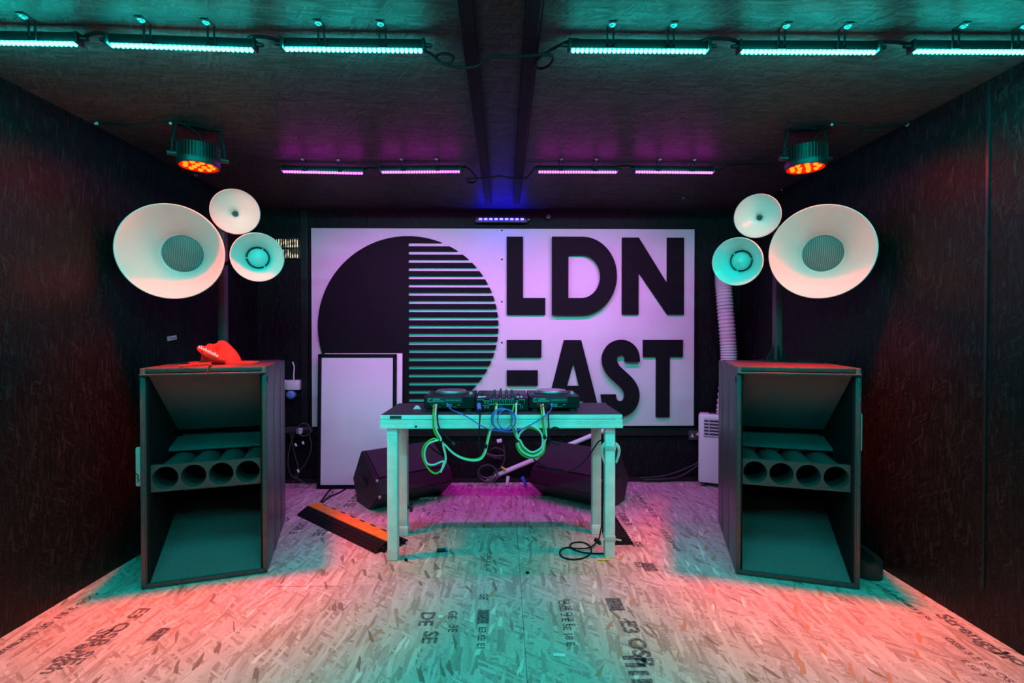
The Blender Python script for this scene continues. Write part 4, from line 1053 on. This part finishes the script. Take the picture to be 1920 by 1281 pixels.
# ------------------------------------------------------------------ cable ramps
def ramp(label, a, b, width, lid, flip=1):
    d = (b - a).normalized(); n_ = Vector((-d.y, d.x, 0)) * flip; L = (b - a).length
    t = thing('cable_ramp', label, 'cable ramp', ((a + b) / 2)[:], 0)
    W = width
    prof = [(0, 0), (W, 0), (W, 0.008), (W * 0.70, 0.048), (W * 0.30, 0.048), (0, 0.008)]
    mb = MB(); mb.prism(prof, a, n_, (0, 0, 1), L, d)
    for k in range(int(L / 0.035)):
        for j in range(3):
            c = a + d * (0.02 + 0.035 * k + 0.017 * (j % 2)) + n_ * (W * (0.05 + 0.08 * j)) + Vector((0, 0, 0.008 + 0.04 * (0.05 + 0.08 * j) / 0.30))
            mb.box(c, (0.020, 0.010, 0.006), Matrix.Rotation(math.atan2(d.y, d.x) + 0.6, 3, 'Z'))
    for k in range(5):
        mb.box(a + d * (L + 0.012) + n_ * (W * (0.2 + 0.15 * k)) + Vector((0, 0, 0.015)), (0.03, 0.02, 0.025), Matrix.Rotation(math.atan2(d.y, d.x), 3, 'Z'))
    obj('ramp_body', mb, M_RUBBER, t)
    if lid:
        mb = MB()
        lw0, lw1 = W * 0.33, W * 0.72
        out = [(0, lw0)]
        k = 0; x = 0.0; step = L / 16
        top = []
        while k < 16:
            top += [(x, lw1 - (0.014 if k % 2 else 0)), (x + step, lw1 - (0.014 if k % 2 else 0))]
            x += step; k += 1
        poly = [(0, lw0)] + [(L, lw0)] + top[::-1]
        mb.prism(poly, a + Vector((0, 0, 0.047)), d, n_, 0.007, (0, 0, 1)); obj('lid', mb, M_ORANGE, t)
    return t
ramp('cable ramp with orange lid on floor behind the left table leg', PZ(557, 967), PZ(704, 1039), 0.24, True)
a = PZ(1187, 1022); b = a + Vector((-0.01, 0.50, 0))
ramp('flat black cable ramp on floor behind the right table leg', a, b, 0.15, False)

# ------------------------------------------------------------------ white boards leaning on the sign
def board(name, label, pts, th, frame, m):
    """pts: bottom-left, bottom-right, top-right, top-left (world)"""
    bl_, br_, tr_, tl_ = pts
    ex = (br_ - bl_); Wd = ex.length; ex = ex.normalized(); ey = (tl_ - bl_); Hd = ey.length; ey = ey.normalized(); ez = ex.cross(ey).normalized()
    if ez.y > 0: ez = -ez
    R = Matrix((ex, ey, ez)).transposed()
    t = thing(name, label, 'board', bl_[:])
    c = lambda x, y, z: bl_ + ex * x + ey * y + ez * z
    mb = MB(); mb.box(c(Wd / 2, Hd / 2, -th * 0.4), (Wd - 0.004, Hd - 0.004, th * 0.7), R); obj('panel', mb, m, t)
    mb = MB(); f = frame
    for x, y, w_, h_ in ((Wd / 2, f / 2, Wd, f), (Wd / 2, Hd - f / 2, Wd, f), (f / 2, Hd / 2, f, Hd), (Wd - f / 2, Hd / 2, f, Hd)):
        mb.box(c(x, y, -th * 0.3), (w_, h_, th), R, bev=0.002)
    obj('frame', mb, M_LETTER, t)
    return t
yb0, yb1 = 4.15, 4.195
pts = [P(594, 918, yb0), P(742, 915, yb0), P(742, 664, yb1), P(594, 664, yb1)]
for q, zz in zip(pts, (0.004, 0.004, None, None)):
    if zz is not None: q.z = zz
pts[1].z = 0.004; pts[2].z = pts[3].z
pts[3].x = pts[0].x; pts[2].x = pts[1].x
wb = board('framed_board', 'white board in a thin black frame leaning against the sign', pts, 0.024, 0.030, M_PANEL)
pts2 = [q + Vector((0.045, 0.029, 0.0)) for q in pts]
pts2[2].z += 0.004; pts2[3].z += 0.004
mb = MB()
ex = (pts2[1] - pts2[0]).normalized(); ey = (pts2[3] - pts2[0]).normalized(); ez = ex.cross(ey).normalized()
W2 = (pts2[1] - pts2[0]).length; H2 = (pts2[3] - pts2[0]).length
mb.box(pts2[0] + ex * W2 / 2 + ey * H2 / 2, (W2, H2, 0.012), Matrix((ex, ey, ez)).transposed(), bev=0.002)
tag(recenter(obj('backing_board', mb, M_PANEL)), 'plain white board showing as a strip behind the framed board', 'board')

# ------------------------------------------------------------------ white tube leaning behind the right monitor
mb = MB(); a, b = P(936, 889, 4.272), P(1136, 806, 4.272)
mb.cyl(a, b, 0.021, 0.021, 18)
mb.cyl(a + (a - b).normalized() * 0.002, a + (a - b).normalized() * 0.04, 0.026, 0.022, 14)
t = thing('plastic_tube', 'white plastic tube slanting up behind the right wedge monitor', 'tube', a[:])
obj('tube', mb, M_WPLASTIC, t)
mb = MB(); d = (a - b).normalized(); mb.cyl(a + d * 0.03, a + d * 0.12, 0.014, 0.012, 12); obj('end_fitting', mb, M_WPLASTIC, t)
mb = MB(); q = P(940, 876, 4.24); mb.cyl(q, q + Vector((0.035, 0, -0.022)), 0.010, 0.010, 10)
o = obj('connector', mb, M_YELLOW, t); o['label'] = 'yellow plug'
for (u0, v0, u1, v1, lb) in ((953, 893, 950, 902, 'small pale plug hanging low behind the table, left of pair'), (979, 894, 986, 902, 'small blue plug lying low behind the table, right of pair')):
    mb = MB(); q0, q1 = P(u0, v0, 4.20), P(u1, v1, 4.18); q1.z = 0.0112; mb.cyl(q0, q1, 0.016, 0.011, 10)
    tag(recenter(obj('loose_plug', mb, M_WPLASTIC if 'pale' in lb else M_BLUE)), lb, 'plug')

# ------------------------------------------------------------------ air conditioner
ac0 = PZ(1308, 905, 0.03); 
act = thing('air_conditioner', 'white portable air conditioner with ribbed hose behind the right bass bin', 'air conditioner', (ac0.x + 0.15, 4.10, 0))
mb = MB()
R_ = Matrix.Rotation(-0.42, 3, 'Z')
axx = R_ @ Vector((1, 0, 0)); ayy = R_ @ Vector((0, 1, 0))
ac0 = P(1309, 905, 4.17); ac0.z = 0
hA = P(1309, 776, 4.17).z - 0.035
AW, AD = 0.30, 0.135
cA = ac0 + axx * AW / 2 + ayy * AD / 2
mb.box((cA.x, cA.y, 0.035 + hA / 2), (AW, AD, hA), R_, bev=0.018, seg=3); obj('body', mb, M_WPLASTIC, act)
mb = MB()
gz0 = P(1318, 815, 4.15).z
for k in range(6):
    c = ac0 + axx * (0.045 + 0.12) - ayy * 0.003
    mb.box((c.x, c.y, gz0 - 0.008 + k * 0.028), (0.24, 0.014, 0.008), R_ @ Matrix.Rotation(0.5, 3, 'X'))
for s_ in (0.045, 0.085, 0.285):
    c = ac0 + axx * s_ - ayy * 0.003; mb.box((c.x, c.y, gz0 + 0.064), (0.006, 0.010, 0.15), R_)
obj('louvre', mb, mat('louvre plastic', (0.55, 0.56, 0.58), 0.4), act)
mb = MB(); c = ac0 + axx * 0.16 - ayy * 0.0003; mb.box((c.x, c.y, gz0 + 0.064), (0.235, 0.002, 0.15), R_); obj('louvre_recess', mb, M_DARKGREY, act)
mb = MB(); c = cA; mb.box((c.x + 0.03, c.y - 0.01, 0.035 + hA), (AW - 0.10, AD - 0.06, 0.008), R_, bev=0.003); obj('control_panel', mb, M_DARKGREY, act)
for s_ in (0.04, AW - 0.04):
    for r_ in (0.035, AD - 0.035):
        mb = MB(); c = ac0 + axx * s_ + ayy * r_; mb.cyl((c.x, c.y, 0), (c.x, c.y, 0.04), 0.016, 0.016, 12); obj('castor', mb, M_DARKGREY, act)
hp = smooth([cA + Vector((0.06, 0.0, 0.03 + hA)), P(1366, 690, 4.19), P(1365, 640, 4.19), P(1360, 580, 4.19), P(1356, 530, 4.19), P(1356, 508, 4.195), P(1356, 498, 4.235), P(1356, 494, YB - 0.012)], 26)
mb = MB(); n_h = len(hp)
mb.tube(hp, lambda s: 0.066 + 0.006 * math.cos(2 * PI * s * 62), 24); obj('hose', mb, mat('white hose', (0.66, 0.66, 0.67), 0.45), act, ang=70)

# socket with leads, left of the air conditioner
c = P(1300, 816, YB - 0.02)
t = thing('wall_socket', 'grey wall socket below the sign corner beside the air conditioner', 'socket', (c.x, YB, c.z - 0.035))
mb = MB(); mb.box((c.x, YB - 0.018, c.z), (0.088, 0.036, 0.082), bev=0.006); obj('back_box', mb, M_DARKGREY, t)
mb = MB(); mb.box((c.x + 0.032, YB - 0.042, c.z + 0.012), (0.024, 0.014, 0.024), bev=0.003); obj('switch', mb, M_TAPE, t)
mb = MB(); mb.prism([(-0.016, -0.014), (0.016, -0.014), (0.005, -0.004), (0.004, 0.016), (-0.004, 0.016), (-0.005, -0.004)], (c.x - 0.016, YB - 0.037, c.z), (1, 0, 0), (0, 0, 1), 0.002); obj('emblem', mb, M_WPLASTIC, t)
cable('power_cable', 'upper of two dark cables sagging along the back wall to the air conditioner', [('lead', path([(1200, 896, 4.28), (1240, 893, 4.28), (1272, 884, 4.28), (1300, 872, 4.27), (1309, 866, 4.26)], 4.28), 0.006, M_DARKGREY)], group='cables along the back wall')
cable('power_cable', 'lower of two dark cables sagging along the back wall to the air conditioner', [('lead', path([(1205, 900, 4.27), (1250, 898, 4.27), (1275, 893, 4.27), (1295, 882, 4.26), (1308, 872, 4.25)], 4.28), 0.006, M_DARKGREY)], group='cables along the back wall')

# ------------------------------------------------------------------ electrics left of the framed board
c = P(546, 722, YB - 0.04)
t = thing('wall_socket', 'pale wall socket box with round plug between left bass bin and framed board', 'socket', (c.x, YB, c.z - 0.10))
mb = MB(); mb.box((c.x + 0.02, YB - 0.03, c.z), (0.11, 0.06, 0.085), bev=0.006); mb.box((c.x - 0.07, YB - 0.02, c.z), (0.05, 0.04, 0.085), bev=0.005); obj('back_box', mb, M_WPLASTIC, t)
mb = MB(); mb.lathe([(0, 0.05), (0.020, 0.05), (0.028, 0.044), (0.036, 0.040), (0.036, 0.0), (0, 0)], Matrix.Translation((c.x, YB - 0.02, c.z - 0.085)) @ rot_to((0, -1, 0)), 24); obj('round_plug', mb, mat('blue plug', (0.12, 0.25, 0.6), 0.4), t)
mb = MB(); mb.tube(smooth([(c.x + 0.0, YB - 0.012, c.z + 0.20), (c.x + 0.015, YB - 0.014, c.z + 0.16), (c.x + 0.012, YB - 0.014, c.z + 0.10), (c.x + 0.012, YB - 0.014, c.z + 0.03)], 5), 0.006, 7); obj('conduit', mb, M_WPLASTIC, t)
# junction tray with plugs
c = P(558, 808, 4.26)
t = thing('power_strip', 'dark power strip with plugs on back wall beside framed board', 'power strip', (c.x, YB, c.z - 0.04))
mb = MB(); mb.box((c.x, YB - 0.03, c.z), (0.24, 0.06, 0.05), bev=0.006); obj('strip_body', mb, M_DARKGREY, t)
for dx, dz, m_ in ((-0.04, -0.04, M_BLACK), (0.02, 0.0, M_WPLASTIC), (0.08, -0.015, M_BLACK)):
    mb = MB(); mb.box((c.x + dx, YB - 0.075, c.z + dz), (0.045, 0.04, 0.05), bev=0.008); obj('plug', mb, m_, t)
cable('tangled_cable', 'tangle of dark cables hanging from the power strip to the floor', [
    ('loop', [smooth([P(*q) for q in loop(570, 806, 12, 12, 4.20, 1.0)], 2)], 0.005, M_DARKGREY),
    ('lead', [path([(545, 815), (552, 850), (560, 880), (556, 895), (548, 905, 4.15)], 4.22), path([(580, 815), (584, 840), (575, 865), (560, 885), (552, 893), (565, 903, 4.15)], 4.2), path([(556, 895), (570, 905), (582, 910)], 4.16), path([(548, 820), (540, 860), (545, 890), (560, 900), (575, 908)], 4.18)], 0.005, M_DARKGREY),
    ('pale_end', [path([(558, 880), (560, 886)], 4.19), path([(553, 832), (556, 837)], 4.2), path([(567, 828), (569, 833)], 4.2)], 0.009, M_WPLASTIC)])
cable('power_cable', 'pair of black leads on the floor from cable ramp to framed board', [('lead', [smooth([fz(596, 947), fz(606, 935), fz(614, 924), fz(622, 916)], 6), smooth([fz(600, 946), fz(618, 932), fz(634, 925), fz(648, 917)], 6)], 0.007, M_RUBBER)])

# ------------------------------------------------------------------ oval rubber ring beside the right bin
pc = Vector((1.992, 2.72, 0)); t0 = math.radians(80)
mb = MB()
N = 40; prof = []
A, B, A2, B2 = [], [], [], []
ov = lambda q, a_, b_: (a_ * math.copysign(abs(math.cos(q)) ** 0.75, math.cos(q)), b_ * math.copysign(abs(math.sin(q)) ** 0.75, math.sin(q)))
qs = [2 * PI * k / N for k in range(N + 1)]
ex = Vector((math.cos(t0), math.sin(t0), 0)); ey = Vector((-math.sin(t0), math.cos(t0), 0))
mb.band([ov(q, 0.185, 0.085) for q in qs], [ov(q, 0.150, 0.052) for q in qs], pc + Vector((0, 0, 0.001)), ex, ey, 0.085)
bmesh.ops.remove_doubles(mb.bm, verts=mb.bm.verts, dist=1e-5)
tag(recenter(obj('rubber_ring', mb, mat('black rubber ring', (0.02, 0.022, 0.024), 0.5, bump=0.2), ang=60)), 'black oval rubber ring lying between right bass bin and wall', 'ring')

# ------------------------------------------------------------------ ceiling cables and clips
def ceil_path(lst, drop=0.012, n=8): return smooth([PZ(q[0], q[1], ZC - (q[2] if len(q) > 2 else drop)) for q in lst], n)
H_ = 0.05
cable('ceiling_cable', 'black cable with two small loops crossing the battens between teal bars', [('lead', ceil_path([(792, 93, H_), (812, 104, .05), (828, 118, .06), (842, 119, .06), (850, 108, .05), (838, 101, .04), (822, 103, .04), (818, 112, .055), (840, 123, .07), (868, 127, .07), (895, 124, .07), (915, 110, .062), (930, 105, .060), (955, 106, .060), (985, 105, .060), (1018, 103, .060), (1034, 104, .06), (1037, 112, .06), (1028, 124, .06), (1012, 129, .06), (1003, 124, .06), (1006, 113, .055), (1020, 102, .05), (1040, 90, .04), (1060, 80, .03), (1078, 74, .025), (1088, 78, .03)], n=6), 0.0055, M_RUBBER)])
rows = [((138, 84), (160, 68), (190, 62), (214, 78), 'black cable between the two teal bars nearest the left wall'),
        ((466, 72), (478, 68), (510, 72), (538, 84), 'black cable between teal bars left of the central battens'),
        ((1312, 78), (1335, 72), (1370, 74), (1392, 84), 'black cable between teal bars right of the central battens'),
        ((1636, 80), (1655, 78), (1690, 80), (1712, 86), 'black cable between the two teal bars nearest the right wall')]
for r in rows:
    cable('ceiling_cable', r[4], [('lead', ceil_path([(*q, 0.03) for q in r[:4]]), 0.0065, M_RUBBER)], group='short cables linking the teal bars')
cable('ceiling_cable', 'black cable with small loop crossing the battens between magenta bars', [('lead', ceil_path([(862, 318, .05), (870, 312, .04), (882, 320, .05), (894, 334, .06), (890, 342, .06), (878, 342, .06), (876, 336, .06), (890, 334, .06), (915, 333, .062), (938, 330, .062), (960, 334, .062), (985, 334, .05), (995, 325, .04), (1006, 313, .03), (1016, 312, .03)], n=6), 0.0055, M_RUBBER)])
for r in (((676, 318), (690, 315), (708, 316), (720, 320), 'black cable between the two left magenta bars'), ((1150, 316), (1165, 311), (1185, 312), (1196, 318), 'black cable between the two right magenta bars')):
    cable('ceiling_cable', r[4], [('lead', ceil_path([(*q, 0.03) for q in r[:4]]), 0.006, M_RUBBER)], group='short cables linking the magenta bars')
cable('ceiling_cable', 'thin cable from last magenta bar to right stage light', [('lead', smooth([PZ(1345, 321, ZC - 0.04), PZ(1372, 309.5, ZC - 0.012), PZ(1420, 309, ZC - 0.012), PZ(1466, 309, ZC - 0.10), Vector((PAR_R.x - 0.11, PAR_R.y - 0.02, PARZ + 0.09))], 6), 0.004, M_RUBBER)])
cable('ceiling_cable', 'black cable from right stage light sagging towards the right wall', [
    ('lead', smooth([Vector((PAR_R.x + 0.035, PAR_R.y + 0.01, PARZ + 0.12)), Vector((PAR_R.x + 0.06, PAR_R.y, PARZ + 0.17)), PZ(1552, 235, ZC - 0.006), PZ(1580, 233, ZC - 0.006), PZ(1620, 240, ZC - 0.03), PZ(1660, 238, ZC - 0.02), PZ(1702, 233, ZC - 0.008)], 7), 0.0055, M_RUBBER),
    ('clip', [[PZ(1558, 234, ZC - 0.010), PZ(1562, 233, ZC - 0.010)], [PZ(1699, 235, ZC - 0.010), PZ(1708, 232, ZC - 0.010)]], 0.007, M_WPLASTIC)])
cable('ceiling_cable', 'black cable from left stage light running towards the left wall', [
    ('lead', smooth([Vector((PAR_L.x + 0.02, PAR_L.y, PARZ + 0.12)), Vector((PAR_L.x + 0.0, PAR_L.y, PARZ + 0.17)), PZ(345, 234, ZC - 0.006), PZ(320, 231, ZC - 0.006), PZ(260, 234, ZC - 0.03), PZ(220, 233, ZC - 0.02), PZ(182, 231, ZC - 0.008)], 7), 0.0055, M_RUBBER),
    ('clip', [[PZ(317, 231, ZC - 0.010), PZ(322, 232, ZC - 0.010)], [PZ(179, 232, ZC - 0.010), PZ(184, 231, ZC - 0.010)]], 0.007, M_WPLASTIC)])
# little hooks on the ceiling and back wall
for i, (u, v, lb) in enumerate(((1588, 295, 'small metal hook on ceiling right of the right stage light'), (367, 328, 'small metal hook just below the left stage light'), (1281, 371, 'small metal hook on ceiling above the sign right end'), (1467, 356, 'tiny metal hook above the right horns'))):
    q = PZ(u, v, ZC - 0.008) if v < 392 else P(u, v, YB)
    mb = MB(); mb.tube(smooth([q + Vector((-0.012, 0, 0.006)), q + Vector((-0.004, 0, -0.004)), q + Vector((0.006, 0, 0.0)), q + Vector((0.012, 0, -0.008))], 4), 0.004, 6)
    tag(recenter(obj('ceiling_hook', mb, M_STEEL)), lb, 'hook')
# small tag on the left wall
tp = None
d = ray(322, 634); k = (XL - CAM.x) / d.x; q = CAM + d * k
mb = MB(); mb.box((XL + 0.002, q.y, q.z), (0.004, 0.085, 0.028), (0.12, 0, 0))
t = thing('wall_tag', 'small pale paper tag on the left wall beside the left pole', 'tag', (XL, q.y, q.z - 0.015))
obj('paper', mb, mat('pink paper', (0.62, 0.50, 0.58), 0.7), t)
mb = MB()
for s_ in (-0.02, -0.005, 0.012, 0.026): mb.box((XL + 0.0045, q.y + s_, q.z), (0.001, 0.008, 0.008), (0.12, 0, 0))
obj('print', mb, M_INK, t)

# ------------------------------------------------------------------ litter on the floor
def scrap(u, v, sx, sy, rz, label, m=None, name='paper_scrap', h=0.003):
    q = PZ(u, v); mb = MB(); mb.box((q.x, q.y, h / 2 + 0.0008), (sx, sy, h), (0.0, 0.0, rz))
    tag(recenter(obj(name, mb, m or M_PAPER)), label, 'litter')
scrap(1049, 1229.5, 0.050, 0.020, -0.12, 'larger white paper scrap on the floor nearest the viewer')
scrap(826, 1157.5, 0.020, 0.020, 0.1, 'small white paper scrap on the front floor left of centre')
scrap(932, 958, 0.034, 0.010, 0.1, 'white paper strip on pink floor under the table')
scrap(843, 1043, 0.022, 0.012, 0.7, 'pale paper scrap beside the left front table leg')
scrap(873, 1056, 0.03, 0.008, 0.4, 'thin pale sliver on green floor in front of the table')
scrap(767, 1003, 0.028, 0.012, 0.5, 'pale scrap against the left rear table leg')
q = PZ(1131, 1052)
mb = MB(); mb.tube(smooth([q + Vector((-0.03, 0, 0.006)), q + Vector((0, 0.003, 0.005)), q + Vector((0.022, 0, 0.006)), q + Vector((0.03, 0.012, 0.008)), q + Vector((0.02, 0.018, 0.008))], 5), 0.005, 7)
tag(recenter(obj('yellow_clip', mb, M_YELLOW)), 'bent yellow clip on floor before the right front table leg', 'clip')
q = PZ(828, 1036)
mb = MB(); mb.cyl((q.x - 0.03, q.y, 0.012), (q.x + 0.02, q.y + 0.01, 0.012), 0.009, 0.011, 12); o = obj('body', mb, M_BLACK, None)
tag(recenter(o), 'small dark connector lying on green floor in front of the table', 'connector'); o.name = 'loose_connector'
mb = MB(); mb.cyl((q.x + 0.0201, q.y + 0.01, 0.013), (q.x + 0.032, q.y + 0.012, 0.013), 0.012, 0.012, 12); o2 = obj('blue_end', mb, M_BLUE, None); o2.parent = o; o2.location = -o.location
for i, (u, v, lb) in enumerate(((761, 1052, 'black pellet on floor right of the left front table leg'), (989, 1076, 'dark chip on the green floor before the table'), (1207, 1240, 'dark wood chip near the front of the floor'))):
    q = PZ(u, v); mb = MB(); mb.sphere((q.x, q.y, 0.007), (0.011, 0.009, 0.007), 8, 6); tag(recenter(obj('floor_chip', mb, M_RUBBER)), lb, 'litter')
# crumpled tissue under the left monitor edge and on the table
q = PZ(803, 938); mb = MB()
for k in range(4): mb.sphere((q.x - 0.05 + 0.035 * k, q.y + 0.01 * (k % 2), 0.012), (0.026, 0.016, 0.011), 8, 6, Matrix.Rotation(0.5 * k, 4, 'Z'))
tag(recenter(obj('crumpled_tissue', mb, mat('pale tissue', (0.4, 0.42, 0.42), 0.8))), 'crumpled pale tissue on floor along the left wedge monitor', 'litter')
q = PZ(781, 768, ZT); mb = MB()
mb.prism([(-0.022, 0), (0.030, 0), (0.012, 0.022), (-0.004, 0.026)], (q.x, q.y, ZT + 0.001), (1, 0.1, 0), (0, 0.35, 0.9), 0.004)
tag(recenter(obj('paper_wedge', mb, M_PAPER)), 'folded white paper on the dark table top left of the players', 'paper')
